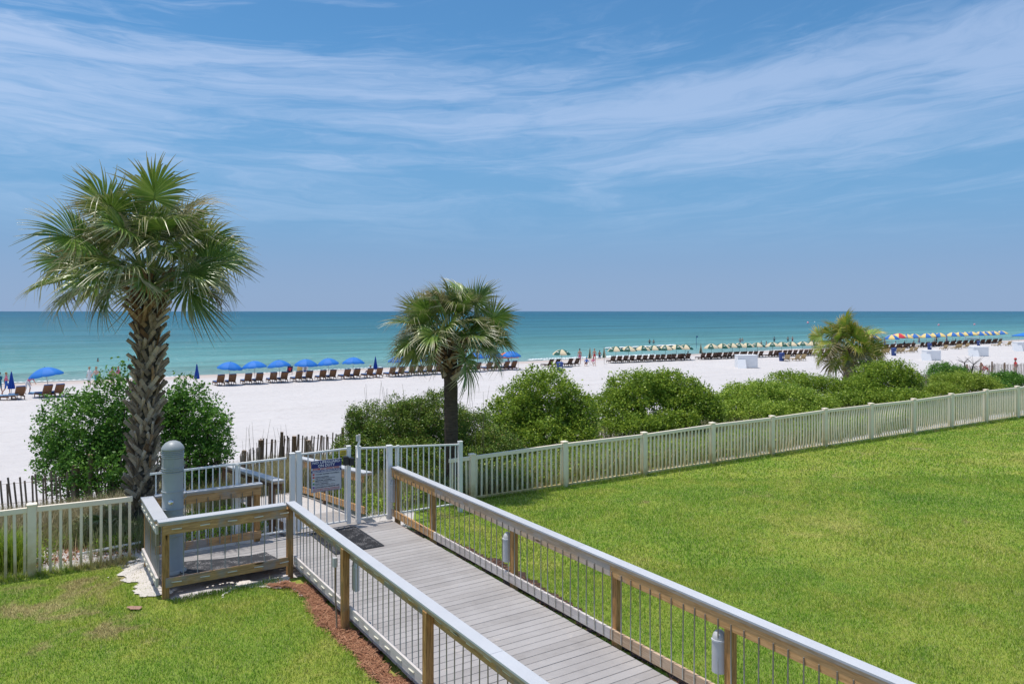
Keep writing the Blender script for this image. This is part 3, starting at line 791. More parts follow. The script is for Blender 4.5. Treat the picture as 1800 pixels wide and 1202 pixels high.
# ------------------------------------------------------------------ aluminium gate and fence panels
def alu_panel(name, label, cat, b0, b1, a0=14.05, z0=0.06, zt=1.45, ztr=None, posts=(), sp=0.115, extra=()):
    rt = thing(name, label, cat, W(b0, a0, 0), ANG)
    L = b1 - b0; ztr = zt if ztr is None else ztr; sl = (ztr - zt) / L
    pit = -math.atan(sl)
    MB().bbox(0.0, L, -0.02, 0.02, -0.035, 0, 0.004).build('top_rail', M['alu'], rt, (0, 0, zt), (0, pit, 0))
    MB().bbox(0.0, L, -0.018, 0.018, 0, 0.03, 0.004).build('bottom_rail', M['alu'], rt, (0, 0, z0))
    pm = {}
    x = sp * 0.8
    while x < L - 0.03:
        if all(abs(x - p[0]) > 0.05 for p in posts):
            h = round(zt + sl * x - 0.04, 2)
            if h not in pm: pm[h] = MB().box(-0.0095, 0.0095, -0.0095, 0.0095, z0 + 0.032, h).mesh('picket', M['alu'])
            link('picket', pm[h], rt, (x, 0, 0))
        x += sp
    for (px_, w, h, zb) in posts:
        MB().bbox(-w / 2, w / 2, -w / 2, w / 2, zb, h - 0.02, 0.004).bbox(-w / 2 - .006, w / 2 + .006, -w / 2 - .006, w / 2 + .006, h - 0.02, h, 0.008).build('post', M['alu'], rt, (px_, 0, 0))
    return rt
alu_panel('metal_fence', 'white metal fence panel left of the gate behind the wooden rail', 'fence', 1.72, 4.03, zt=1.42, ztr=1.45, posts=[(2.42, 0.09, 1.52, -.15), (1.42, .055, 1.42, -.1)])
gate = alu_panel('gate', 'closed white metal gate carrying the lifeguard notice', 'gate', 4.22, 5.27, a0=14.05, z0=0.07, zt=1.49, ztr=1.51, posts=[(0.035, 0.085, 1.54, 0.03), (1.02, 0.075, 1.55, 0.03)], sp=0.122)
m = MB().bbox(-0.09, 0.0, -0.06, 0.02, 0.0, 0.17, 0.008); m.build('lock_box', M['black_plastic'], gate, (0.99, -0.04, 1.185))
m = MB().bbox(-0.05, 0.05, -0.06, 0.02, 0.0, 0.15, 0.008); m.build('lock_box', M['black_plastic'], gate, (1.055, -0.04, 1.17))
rp_ = alu_panel('metal_fence', 'white metal fence panel right of the gate in front of dark bushes', 'fence', 5.40, 7.78, a0=14.08, zt=1.49, ztr=1.34,
          posts=[(0.05, 0.085, 1.52, -.02), (0.71, 0.10, 1.47, -.02), (0.90, 0.045, 1.45, -.1), (2.34, 0.085, 1.40, -.2)], sp=0.125)
MB().tube([(0.02, -0.05, 1.30), (0.02, -0.05, 1.52), (0.055, -0.05, 1.60), (0.055, -0.05, 1.75)], 0.022, 10).build('latch_pull', M['alu'], rp_)
MB().bbox(-0.02, 0.02, -0.035, 0.01, 0, 0.12, 0.004).build('latch_knob', M['lamp_grey'], rp_, (0.005, -0.05, 1.62))

def text_mesh(body, size, m, name='lettering', ext=0.0012, width=None):
    cu = bpy.data.curves.new('t', 'FONT'); cu.body = body; cu.size = size; cu.extrude = ext; cu.resolution_u = 2
    cu.align_x = 'LEFT'; cu.offset = size * 0.018
    o = bpy.data.objects.new('t', cu); C.objects.link(o)
    bpy.context.view_layer.update()
    dg = bpy.context.evaluated_depsgraph_get(); me = bpy.data.meshes.new_from_object(o.evaluated_get(dg))
    bpy.data.objects.remove(o); bpy.data.curves.remove(cu)
    n = len(me.vertices); co_ = np.empty(n * 3, np.float32); me.vertices.foreach_get('co', co_); co_ = co_.reshape(-1, 3)
    co_[:, 0] -= co_[:, 0].min()
    if width: co_[:, 0] *= width / co_[:, 0].max()
    me.vertices.foreach_set('co', co_.ravel()); me.materials.clear(); me.materials.append(m); me.update()
    return me
M['ink_navy'] = plain('ink_navy', (0.015, 0.025, 0.16), 0.5, 0.02)
M['ink_red'] = plain('ink_red', (0.60, 0.04, 0.025), 0.5, 0.02)
M['ink_black'] = plain('ink_black', (0.04, 0.045, 0.08), 0.5, 0.02)
M['ink_white'] = plain('ink_white', (0.80, 0.80, 0.80), 0.5, 0.02)
M['ink_yellow'] = plain('ink_yellow', (0.70, 0.50, 0.03), 0.5, 0.02)
M['ink_green'] = plain('ink_green', (0.05, 0.25, 0.10), 0.5, 0.02)
M['ink_purple'] = plain('ink_purple', (0.15, 0.05, 0.30), 0.5, 0.02)
M['board'] = plain('sign_board', (0.60, 0.59, 0.60), 0.45, 0.03)
def sign():
    rt = thing('warning_sign', 'white blue and red no lifeguard on duty sign hung on the gate', 'sign', W(4.475, 13.985, 0.735), ANG)
    w, h = 0.60, 0.60
    MB().bbox(0, w, 0, 0.006, 0, h, 0.002).build('panel', M['board'], rt)
    f = -0.0015
    def bar(x0, x1, z0, z1, m, nm, d=0.0): MB().box(x0, x1, f + d, -0.0002 + d, z0, z1).build(nm, M[m], rt)
    bar(0.004, w - .004, 0.455, h - .004, 'ink_navy', 'blue_band')
    bar(0.004, w - .004, 0.372, 0.412, 'ink_navy', 'blue_band')
    for x0, x1, z0, z1 in ((0.004, 0.010, .004, .372), (w - .010, w - .004, .004, .372), (0.010, w - 0.010, .004, .010)):
        bar(x0, x1, z0, z1, 'ink_navy', 'border')
    def tx(body, x, z, size, m, width):
        link('lettering', text_mesh(body, size, M[m], width=width), rt, (x, f - 0.0012, z), (R(90), 0, 0))
    tx('NO LIFEGUARD', 0.03, 0.535, 0.070, 'ink_white', 0.54)
    tx('ON DUTY', 0.135, 0.472, 0.070, 'ink_white', 0.33)
    tx('SWIM AT OWN RISK', 0.035, 0.420, 0.046, 'ink_red', 0.53)
    tx('BEACH WARNING FLAGS', 0.03, 0.380, 0.036, 'ink_white', 0.54)
    rows = [('WATER CLOSED TO PUBLIC', 'ink_red', 0.325, 0.47, None), ('HIGH HAZARD', 'ink_red', 0.270, 0.26, 'High surf and/or strong currents'),
            ('MEDIUM HAZARD', 'ink_yellow', 0.208, 0.32, 'Moderate surf and/or currents'), ('LOW HAZARD', 'ink_green', 0.146, 0.25, 'Calm conditions, exercise caution'),
            ('DANGEROUS MARINE LIFE', 'ink_purple', 0.080, 0.47, None)]
    for body, col, z, wd, sub in rows:
        tx(body, 0.085, z, 0.030, 'ink_black', wd)
        MB().box(0.032, 0.068, f, -0.0002, z - 0.004, z + 0.028).build('flag_symbol', M[col], rt)
        if sub: tx(sub, 0.085, z - 0.022, 0.018, 'ink_black', 0.38)
    tx('FOR YOUR SAFETY OBEY ALL WARNING FLAGS', 0.04, 0.046, 0.020, 'ink_red', 0.52)
    tx('STAY OUT OF WATER WHEN RED FLAGS FLY', 0.04, 0.020, 0.020, 'ink_red', 0.52)
sign()
st = thing('sticker', 'small yellow notice plate at the top corner of the gate', 'sign', W(5.06, 14.02, 1.37), ANG)
MB().bbox(0, 0.125, 0, 0.004, 0, 0.10, 0.001).build('plate', M['ink_yellow'], st)
MB().box(0.01, 0.115, -0.0012, -0.0002, 0.028, 0.044).build('print', M['ink_black'], st)
link('lettering', text_mesh('CAUTION', 0.03, M['ink_black'], width=0.09), st, (0.018, -0.0015, 0.062), (R(90), 0, 0))

# ------------------------------------------------------------------ column, lamps, mats, small fittings
def column():
    x, y = G(301, 1005, 0)[:2]
    rt = thing('column', 'thick grey ribbed column with domed top standing in the railed corner', 'column', (-5.42, 11.98, 0.0))
    r = 0.158
    m = MB(); m.lathe([(0, 0.005), (r + .05, 0.005), (r + .05, 0.03), (r + .012, 0.06), (r, 0.07), (r, 1.62)], 32); m.build('shaft', M['grey_pvc'], rt)
    for z in (0.60, 0.66, 1.02, 1.30):
        MB().lathe([(r - .002, z), (r + .010, z + .004), (r + .010, z + .016), (r - .002, z + .02)], 32).build('rib', M['grey_pvc'], rt)
    MB().lathe([(r - .002, 1.621), (r + .004, 1.625), (r + .004, 1.83), (r - .002, 1.835)], 12, smooth=False).build('louvre_section', M['grey_pvc'], rt)
    for z in (1.60, 1.635, 1.67 + .0, 1.845, 1.875, 1.905, 1.935):
        MB().lathe([(r - .004, z), (r + .010, z + .004), (r + .010, z + .016), (r - .004, z + .02)], 32).build('rib', M['grey_pvc'], rt)
    MB().lathe([(r - .002, 1.836), (r - .002, 1.96), (r + .014, 1.962), (r + .014, 1.985), (r - .01, 2.03), (r - .05, 2.075), (r - .10, 2.10), (0.001, 2.108)], 32).build('dome_cap', M['grey_pvc'], rt)
    d = math.radians(-75)
    v = MB().lathe([(0.001, 0.03), (0.03, 0.03), (0.042, 0.01), (0.042, -0.01)], 16).build('valve', M['chrome'], rt, (math.cos(d) * (r + .004), math.sin(d) * (r + .004), 1.16), (0, R(90), d))
    MB().tube([(0, 0, 0), (0.03, 0, 0.01), (0.06, 0, 0.04), (0.06, 0, 0.10)], 0.009, 8).build('hook', M['grey_pvc'], rt, (r - .004, 0.0, 1.18))
    MB().tube([(0, 0, 0), (0.03, 0, 0.0), (0.03, 0, 0.08), (0, 0, 0.09)], 0.006, 8).build('handle', M['grey_pvc'], rt, (r + .003, 0.0, 1.70))
column()

def lamp_mesh():
    m = MB(); r = 0.066; n = 16
    prof = [(r, 0.0), (r, 0.30)]
    vs = []; fs = []
    ring = [(math.cos(math.pi * k / n) * r, -math.sin(math.pi * k / n) * r - 0.012) for k in range(n + 1)]
    ring = [(r, 0.0)] + ring + [(-r, 0.0)]
    N = len(ring)
    for z in (0.0, 0.31): vs += [(x, y, z) for x, y in ring]
    for k in range(N): fs.append((k, (k + 1) % N, N + (k + 1) % N, N + k))
    fs.append(tuple(reversed(range(N)))); m.add(vs, fs, False)
    body = m.mesh('shade', M['lamp_grey'])
    m = MB(); vs = []; fs = []
    ring2 = [(x * 1.08, y * 1.08, z) for z in (0.31, 0.326) for x, y in ring]
    for k in range(N): fs.append((k, (k + 1) % N, N + (k + 1) % N, N + k))
    fs += [tuple(reversed(range(N))), tuple(range(N, 2 * N))]
    lip = m.add(ring2, fs, False).mesh('lip', M['white_side'])
    m = MB(); L = 6; vs = []; fs = []
    for j in range(L):
        t = (math.pi / 2) * j / L
        vs += [(x * math.cos(t) * .95, (y) * math.cos(t) * .95 - 0.004, 0.326 + math.sin(t) * 0.088) for x, y in ring]
    vs.append((0, -0.02, 0.326 + 0.088)); top = len(vs) - 1
    for j in range(L - 1):
        for k in range(N): fs.append((j * N + k, j * N + (k + 1) % N, (j + 1) * N + (k + 1) % N, (j + 1) * N + k))
    for k in range(N): fs.append(((L - 1) * N + k, (L - 1) * N + (k + 1) % N, top))
    dome = m.add(vs, fs, True).mesh('dome', M['lamp_grey'])
    return body, lip, dome
LM = lamp_mesh()
def rail_lamp(label, b, a, face, z=0.42, cord=True):
    """face: heading of the outward direction (local -y)"""
    rt = thing('rail_lamp', label, 'lamp', W(b, a, z), face, 'domed grey lamps on the railing posts')
    for nm, me in zip(('shade', 'lip', 'dome'), LM): link(nm, me, rt)
    if cord: MB().tube([(0.06, -0.035, 0.05), (0.062, -0.038, 0.34), (0.065, -0.02, 0.44)], 0.006, 6).build('cord', M['lamp_grey'], rt)
    return rt
# on the right railing the lamps hang on the walkway side, slightly toward the gate of each post
for lab, a in (('grey domed lamp on the railing post nearest the gate', 13.99), ('grey domed lamp on the right railing, between the other two', 9.715), ('largest grey domed lamp, on the right railing at the bottom of the picture', 5.515)):
    lamp_ = rail_lamp(lab, 6.185, a + .02, ANG - R(35), z=0.34); lamp_.scale = (1.15, 1.15, 1.08)
rail_lamp('grey lamp seen from behind on the left railing post', 3.66, 9.62, ANG + R(90), z=0.42, cord=False)
bx = thing('junction_box', 'small grey electrical box on the outer side of the left railing post', 'box', W(3.50, 9.75, 0.74), ANG)
MB().bbox(-0.055, 0.0, -0.03, 0.03, 0, 0.13, 0.006).build('housing', M['lamp_grey'], bx, (-0.025, 0.0, 0))
MB().tube([(-0.05, 0, 0), (-0.05, 0, -0.35), (-0.03, 0, -0.7), (-0.03, 0, -0.95)], 0.012, 8).build('conduit', M['wood_old'], bx)

def matmat(name, s):
    m, t, b = mat(name); gp = t.node('ShaderNodeNewGeometry').outputs['Position']
    sandy = t.maprange(t.noise(gp, 4.0, 6, 0.78, 0.3), 0.48, 0.60)
    fine = t.maprange(t.noise(gp, 60.0, 2, 0.8), 0.45, 0.65)
    c = t.mix(t.math('MULTIPLY', t.math('MULTIPLY', sandy, fine), s), (0.028, 0.028, 0.032, 1), (0.5, 0.47, 0.46, 1))
    t.l.new(c, b.inputs['Base Color']); b.inputs['Roughness'].default_value = 0.85; return m
M['mat_rubber'] = matmat('rubber_mat', 0.75); M['mat_mesh'] = matmat('mesh_mat', 0.7)
def rubber_mat():
    rt = thing('door_mat', 'black rubber mat dusted with sand in front of the gate', 'mat', W(4.40, 12.43, 0.004), ANG)
    MB().box(0.03, 0.87, 0.03, 1.42, 0, 0.010).build('pad', M['mat_rubber'], rt)
    m = MB(); m.box(0, .9, 0, .03, 0, .013).box(0, .9, 1.42, 1.45, 0, .013).box(0, .03, .031, 1.419, 0, .013).box(.87, .9, .031, 1.419, 0, .013)
    m.build('rim', M['black_plastic'], rt)
    m = MB()
    for i in range(22):
        for j in range(26):
            x = 0.05 + i * 0.037 + (0.018 if j % 2 else 0); y = 0.05 + j * 0.053
            if x > 0.84: continue
            m.box(x - .011, x + .011, y - .018, y + .018, 0.0095, 0.017)
    o = m.build('tread', M['mat_rubber'], rt); o['kind'] = 'stuff'
rubber_mat()
def mesh_mat():
    rt = thing('mesh_mat', 'crumpled black netting mat on the platform behind the front rail', 'mat', W(2.75, 12.9, 0.004), ANG)
    # outline in (b,a) offsets
    nx, ny = 26, 16; V = []; Fc = []
    for j in range(ny + 1):
        for i in range(nx + 1):
            u = i / nx; v = j / ny
            x = -0.78 + 1.50 * u + 0.04 * math.sin(v * 5); y = -0.50 + 0.86 * v - 0.22 * (u - .5) * v + 0.05 * math.sin(u * 7)
            if u < .35: y += (0.35 - u) * 0.5 * (1 - v)
            z = 0.006 + 0.02 * float(vnoise(x * 3, y * 3, 1.6)) + (0.05 * (1 - v) ** 3 * (1 - u))
            V.append((x, y, z))
    for j in range(ny):
        for i in range(nx):
            a = j * (nx + 1) + i; Fc.append((a, a + 1, a + nx + 2, a + nx + 1))
    MB().add(V, Fc, True).build('net', M['mat_mesh'], rt)
    edge = [Vector(V[i]) + Vector((0, 0, .012)) for i in range(nx + 1)]
    MB().tube(edge, 0.012, 6).build('edge_cord', M['black_plastic'], rt)
    edge = [Vector(V[j * (nx + 1)]) + Vector((0, 0, .012)) for j in range(ny + 1)]
    MB().tube(edge, 0.010, 6).build('edge_cord', M['black_plastic'], rt)
mesh_mat()

# ------------------------------------------------------------------ irregular patches on the lawn: sand and pine straw
def inpoly(x, y, P):
    x = np.asarray(x); y = np.asarray(y); c = np.zeros(x.shape, bool); n = len(P)
    for i in range(n):
        x0, y0 = P[i]; x1, y1 = P[(i + 1) % n]
        if y0 == y1: continue
        c ^= ((y0 > y) != (y1 > y)) & (x < (x1 - x0) * (y - y0) / (y1 - y0) + x0)
    return c
def patch(name, P, m, z_off=0.008, step=0.06, rag=0.10, label=None, cat=None, kind='structure', relief=0.015):
    P = [tuple(p[:2]) for p in P]
    xs = [p[0] for p in P]; ys = [p[1] for p in P]
    X, Y = np.meshgrid(np.arange(min(xs) - .3, max(xs) + .3, step), np.arange(min(ys) - .3, max(ys) + .3, step), indexing='ij')
    wx = X + (vnoise(X, Y, 3.5) - .5) * rag * 2 + (vnoise(X, Y, 11) - .5) * rag; wy = Y + (vnoise(X + 50, Y, 3.5) - .5) * rag * 2 + (vnoise(X, Y + 33, 11) - .5) * rag
    ins = inpoly(wx, wy, P)
    A, B = -SA * X + CA * Y, CA * X + SA * Y
    Z = lawn_z(A, B) + z_off + vnoise(X, Y, 5) * relief
    na, nb = X.shape; i = np.arange(na * nb).reshape(na, nb)
    cell = ins[:-1, :-1]
    Fc = np.stack([i[:-1, :-1], i[1:, :-1], i[1:, 1:], i[:-1, 1:]], -1)[cell].reshape(-1, 4)
    used = np.unique(Fc); re = -np.ones(na * nb, int); re[used] = np.arange(len(used))
    V = np.stack([X, Y, Z], -1).reshape(-1, 3)[used]
    o = link(name, np_mesh(name, V, re[Fc], m, 4, True)); tag(o, label, cat, kind=kind); return P
g = lambda px, py: G(px, py, -0.12)
sandP = patch('bare_sand_patch', [g(196, 1020), g(222, 990), g(250, 975), W(1.62, 14.4), W(1.75, 12.3), g(296, 1046), g(262, 1052), g(236, 1048), g(228, 1028)], M['dirty_sand'], step=0.03, rag=0.16)
sandP2 = patch('bare_sand_strip', [W(1.8, 12.22), W(3.45, 12.22), W(3.5, 11.2), g(520, 1044), g(470, 1030), g(430, 1035), g(400, 1048), g(410, 1030), g(340, 1042)], M['dirty_sand'], step=0.03, rag=0.14)
strawP = [g(470, 1031), g(500, 1024), g(522, 1030), g(548, 1034), W(3.62, 10.6), W(3.62, 3.0), W(2.6, 3.0), g(668, 1215), g(640, 1180), g(618, 1150), g(588, 1122), g(566, 1105), g(548, 1075), g(532, 1052), g(508, 1040)]
M['straw_bed'] = plain('straw_bed', (0.22, 0.10, 0.055), 0.95, 0.3, 9, bmp=0.8)
M['mulch'] = plain('dark_mulch', (0.055, 0.028, 0.018), 0.95, 0.3, 12, bmp=0.8)
patch('pine_straw_bed', strawP, M['straw_bed'], 0.014, rag=0.07, relief=0.04)
mulP = [W(6.28, 13.9), W(6.48, 13.8), W(6.62, 12.0), W(6.72, 10.5), W(6.55, 8.0), W(6.5, 2.0), W(6.26, 2.0)]
patch('mulch_strip', mulP, M['mulch'], 0.012, rag=0.06, relief=0.03)
slabP = patch('stone_chip', [g(222, 1071), g(234, 1068), g(250, 1069), g(246, 1074), g(228, 1075)], plain('pink_stone', (0.42, 0.24, 0.18), 0.9, 0.2), 0.02, step=0.02, rag=0.02)

def needles(name, P, n, L=(0.10, 0.20), m='straw', label='', cat='', hz=0.05, w=0.004):
    P = [tuple(p[:2]) for p in P]; xs = [p[0] for p in P]; ys = [p[1] for p in P]
    X = rng.uniform(min(xs) - .1, max(xs) + .1, n * 3); Y = rng.uniform(min(ys) - .1, max(ys) + .1, n * 3)
    wx = X + (vnoise(X, Y, 3.5) - .5) * .16; wy = Y + (vnoise(X + 50, Y, 3.5) - .5) * .16
    k = inpoly(wx, wy, P); X = X[k][:n]; Y = Y[k][:n]; n = len(X)
    A, B = -SA * X + CA * Y, CA * X + SA * Y
    Z = lawn_z(A, B) + 0.02 + rng.uniform(0, hz, n)
    t = rng.uniform(0, 2 * np.pi, n); l = rng.uniform(*L, n) / 2; pz = rng.normal(0, .2, n)
    dx, dy, dz = np.cos(t) * l, np.sin(t) * l, pz * l
    ox, oy = -np.sin(t) * w, np.cos(t) * w
    V = np.stack([np.stack([X - dx - ox, Y - dy - oy, Z - dz], -1), np.stack([X - dx + ox, Y - dy + oy, Z - dz], -1), np.stack([X + dx, Y + dy, Z + dz], -1),
                  ], 1).reshape(-1, 3)
    o = link(name, np_mesh(name, V, np.arange(n * 3).reshape(-1, 3), M[m])); tag(o, label, cat, kind='stuff')
needles('pine_straw', strawP, 30000, label='reddish brown pine straw spread beside the left railing', cat='pine straw')
needles('mulch_needles', mulP, 9000, label='brown pine needles under the right railing', cat='pine straw', L=(.06, .14), hz=.03)

# ------------------------------------------------------------------ lawn blades
def lawn_blades():
    Vs = []
    def scatter(n, x0, x1, y0, y1, hgt, wd, test):
        X = rng.uniform(x0, x1, n); Y = rng.uniform(y0, y1, n)
        k = (np.abs(X / Y) < 1.15) & test(X, Y); X = X[k]; Y = Y[k]
        A, B = -SA * X + CA * Y, CA * X + SA * Y
        lim = np.where(B > 6.9, 14.75 - 0.057 * (B - 8.4) + 0.32, np.where(B < 1.62, 14.5 + .12 * (vnoise(X, Y, 4) - .3), 12.15))
        lim = np.where((B > 6.3) & (B <= 6.9), 13.9, lim)
        ok = (A < lim) & ~((B > 3.5) & (B < 6.27))
        # blades thin out over bare sand, straw and mulch
        for P, keep in ((sandP, .22), (sandP2, .45), ([tuple(p[:2]) for p in strawP], 0.0), ([tuple(p[:2]) for p in mulP], 0.05)):
            wx = X + (vnoise(X, Y, 3.5) - .5) * .2 + (vnoise(X, Y, 11) - .5) * .12; wy = Y + (vnoise(X + 50, Y, 3.5) - .5) * .2 + (vnoise(X, Y + 33, 11) - .5) * .12
            ok &= ~(inpoly(wx, wy, P) & (rng.random(len(X)) > keep * (vnoise(X, Y, 2.3) > .5)))
        X = X[ok]; Y = Y[ok]; A = A[ok]; B = B[ok]; n = len(X)
        Z = lawn_z(A, B) - 0.003
        h = hgt * rng.uniform(0.5, 1.15, n) * (0.75 + 0.5 * vnoise(X, Y, 1.2)); t = rng.uniform(0, 2 * np.pi, n); ln = rng.uniform(0.1, 0.9, n) * h
        t2 = rng.uniform(0, 2 * np.pi, n); w = wd * rng.uniform(.7, 1.2, n)
        p0 = np.stack([X - np.cos(t2) * w, Y - np.sin(t2) * w, Z], -1); p1 = np.stack([X + np.cos(t2) * w, Y + np.sin(t2) * w, Z], -1)
        p2 = np.stack([X + np.cos(t) * ln, Y + np.sin(t) * ln, Z + h], -1)
        Vs.append(np.stack([p0, p1, p2], 1).reshape(-1, 3))
    T = lambda X, Y: np.ones(X.shape, bool)
    scatter(900000, -13, 13, 4.6, 12.5, 0.045, 0.0042, T)
    scatter(400000, -13, 20, 12.5, 19, 0.050, 0.0065, T)
    scatter(300000, -2, 36, 19, 33, 0.055, 0.012, T)
    # unmown tufts along the fences, the railing posts and the boardwalk edge
    def edge(n, b0, b1, af, w, hgt):
        cb = rng.uniform(b0, b1, n // 14); ca = np.array([af(q) for q in cb]) + rng.normal(0, w, len(cb))
        i = rng.integers(0, len(cb), n); B = cb[i] + rng.normal(0, .035, n); A = ca[i] + rng.normal(0, .03, n); X = -SA * A + CA * B; Y = CA * A + SA * B
        Z = lawn_z(A, B) - .003; h = hgt * rng.uniform(.4, 1.2, n); t = rng.uniform(0, 2 * np.pi, n); ln = h * rng.uniform(.2, .9, n); w2_ = .004
        p0 = np.stack([X - np.cos(t + 1.5) * w2_, Y - np.sin(t + 1.5) * w2_, Z], -1); p1 = np.stack([X + np.cos(t + 1.5) * w2_, Y + np.sin(t + 1.5) * w2_, Z], -1)
        p2 = np.stack([X + np.cos(t) * ln, Y + np.sin(t) * ln, Z + h], -1); Vs.append(np.stack([p0, p1, p2], 1).reshape(-1, 3))
    edge(26000, 7.0, 33, lambda q: 14.75 - 0.057 * (q - 8.4) + .02, .07, .11)
    edge(7000, -3.5, 1.5, lambda q: 14.44, .07, .12)
    edge(2500, 1.8, 3.4, lambda q: 12.0, .06, .07)
    V = np.concatenate(Vs); o = link('grass', np_mesh('grass', V, np.arange(len(V)).reshape(-1, 3), M['blade']))
    tag(o, 'short mown lawn grass with a few dry tan patches', 'grass', kind='stuff')
lawn_blades()

# ------------------------------------------------------------------ foliage builders
def rdir(n):
    v = rng.normal(size=(n, 3)); return v / np.linalg.norm(v, axis=1)[:, None]
def leaf_quads(P, size, upbias=0.5, aspect=0.5):
    n = len(P); u = rdir(n); u[:, 2] = u[:, 2] * .7 + upbias * .6; u /= np.linalg.norm(u, axis=1)[:, None]
    r = rdir(n); s = np.cross(u, r); s /= np.maximum(np.linalg.norm(s, axis=1), 1e-6)[:, None]
    nrm = np.cross(u, s); L = size * rng.uniform(.5, 1.45, n)[:, None]
    w = L * aspect * .5
    p0 = P; p2 = P + u * L; mid = P + u * L * .5
    p1 = mid + s * w + nrm * w * .25; p3 = mid - s * w + nrm * w * .25
    V = np.stack([p0, p1, p2, p3], 1).reshape(-1, 3)
    return V, np.arange(n * 4).reshape(-1, 4)
def bush(name, label, c, lobes, nleaf_, size, m, cat='bush', group=None, sig=0.12, stems=7, sprig=18, stem_m='stem', per=34, shell=0.72, low=-0.35, aspect=0.62, dense=2.6):
    c = Vector(c); rt = thing(name, label, cat, c, 0, group); nleaf = nleaf_ * dense
    vol = np.array([l[3] * l[4] + l[4] * l[5] + l[3] * l[5] for l in lobes]); vol = vol / vol.sum()
    Ps = []
    for l, f in zip(lobes, vol):
        nc = max(6, int(nleaf * f / per)); d = rdir(nc * 2); d = d[d[:, 2] > low][:nc]
        rr = np.where(rng.random(len(d)) < shell, rng.uniform(.84, 1.04, len(d)), rng.uniform(.4, .86, len(d)))
        rr = rr * (1 + 0.46 * (vnoise(d[:, 0] * 2 + l[0], d[:, 1] * 2 + d[:, 2] * 1.7, 1.8) - .5))
        cc = np.array(l[:3]) + d * rr[:, None] * np.array(l[3:6])
        k = rng.poisson(per, len(cc)); idx = np.repeat(np.arange(len(cc)), k)
        sg = sig * .66 * rng.uniform(.55, 1.25, len(cc))[idx][:, None]
        Ps.append(cc[idx] + rng.normal(size=(len(idx), 3)) * sg * np.array([1, 1, .8]))
        # sprigs: shoots that stand proud of the mass
        ns = max(2, int(sprig * 1.6 * f)); d = rdir(ns * 4); d = d[d[:, 2] > 0.15][:ns]
        for q in d:
            b0 = np.array(l[:3]) + q * np.array(l[3:6]) * .95
            up = q * .9 + np.array([0, 0, 1.0]) + rng.normal(0, .2, 3); up /= np.linalg.norm(up); Ls = rng.uniform(.12, .34) * (0.6 + l[5] * .45)
            t = rng.random(16)[:, None]; Ps.append(b0 + up * Ls * t + rng.normal(size=(16, 3)) * .022)
    P = np.concatenate(Ps); P = P[P[:, 2] > 0.02]
    V, Fc = leaf_quads(P, size, aspect=aspect)
    fo = link('foliage', np_mesh('foliage', V, Fc, M[m], 4), rt); fo['kind'] = 'stuff'
    mb = MB()
    for i in range(stems):
        l = lobes[i % len(lobes)]
        tgt = Vector((l[0] + float(rng.uniform(-.6, .6)) * l[3], l[1] + float(rng.uniform(-.6, .6)) * l[4], l[2] + float(rng.uniform(-.1, .6)) * l[5]))
        b0 = Vector((tgt.x * .45 + float(rng.uniform(-.15, .15)), tgt.y * .45 + float(rng.uniform(-.15, .15)), -0.15))
        mid = (b0 + tgt) / 2 + Vector((float(rng.uniform(-.12, .12)), float(rng.uniform(-.12, .12)), 0.1))
        s = 0.028 * (0.6 + 0.5 * l[5])
        mb.tube([b0, mid, tgt], [s, s * .7, s * .3], 6)
        for q in range(3):
            t2 = mid + Vector([float(rng.uniform(-.5, .5)) * l[3], float(rng.uniform(-.5, .5)) * l[4], float(rng.uniform(.1, .7)) * l[5]])
            mb.tube([mid, (mid + t2) / 2 + Vector((0, 0, .05)), t2], [s * .5, s * .35, s * .18], 5)
    mb.build('branches', M[stem_m], rt)
    return rt

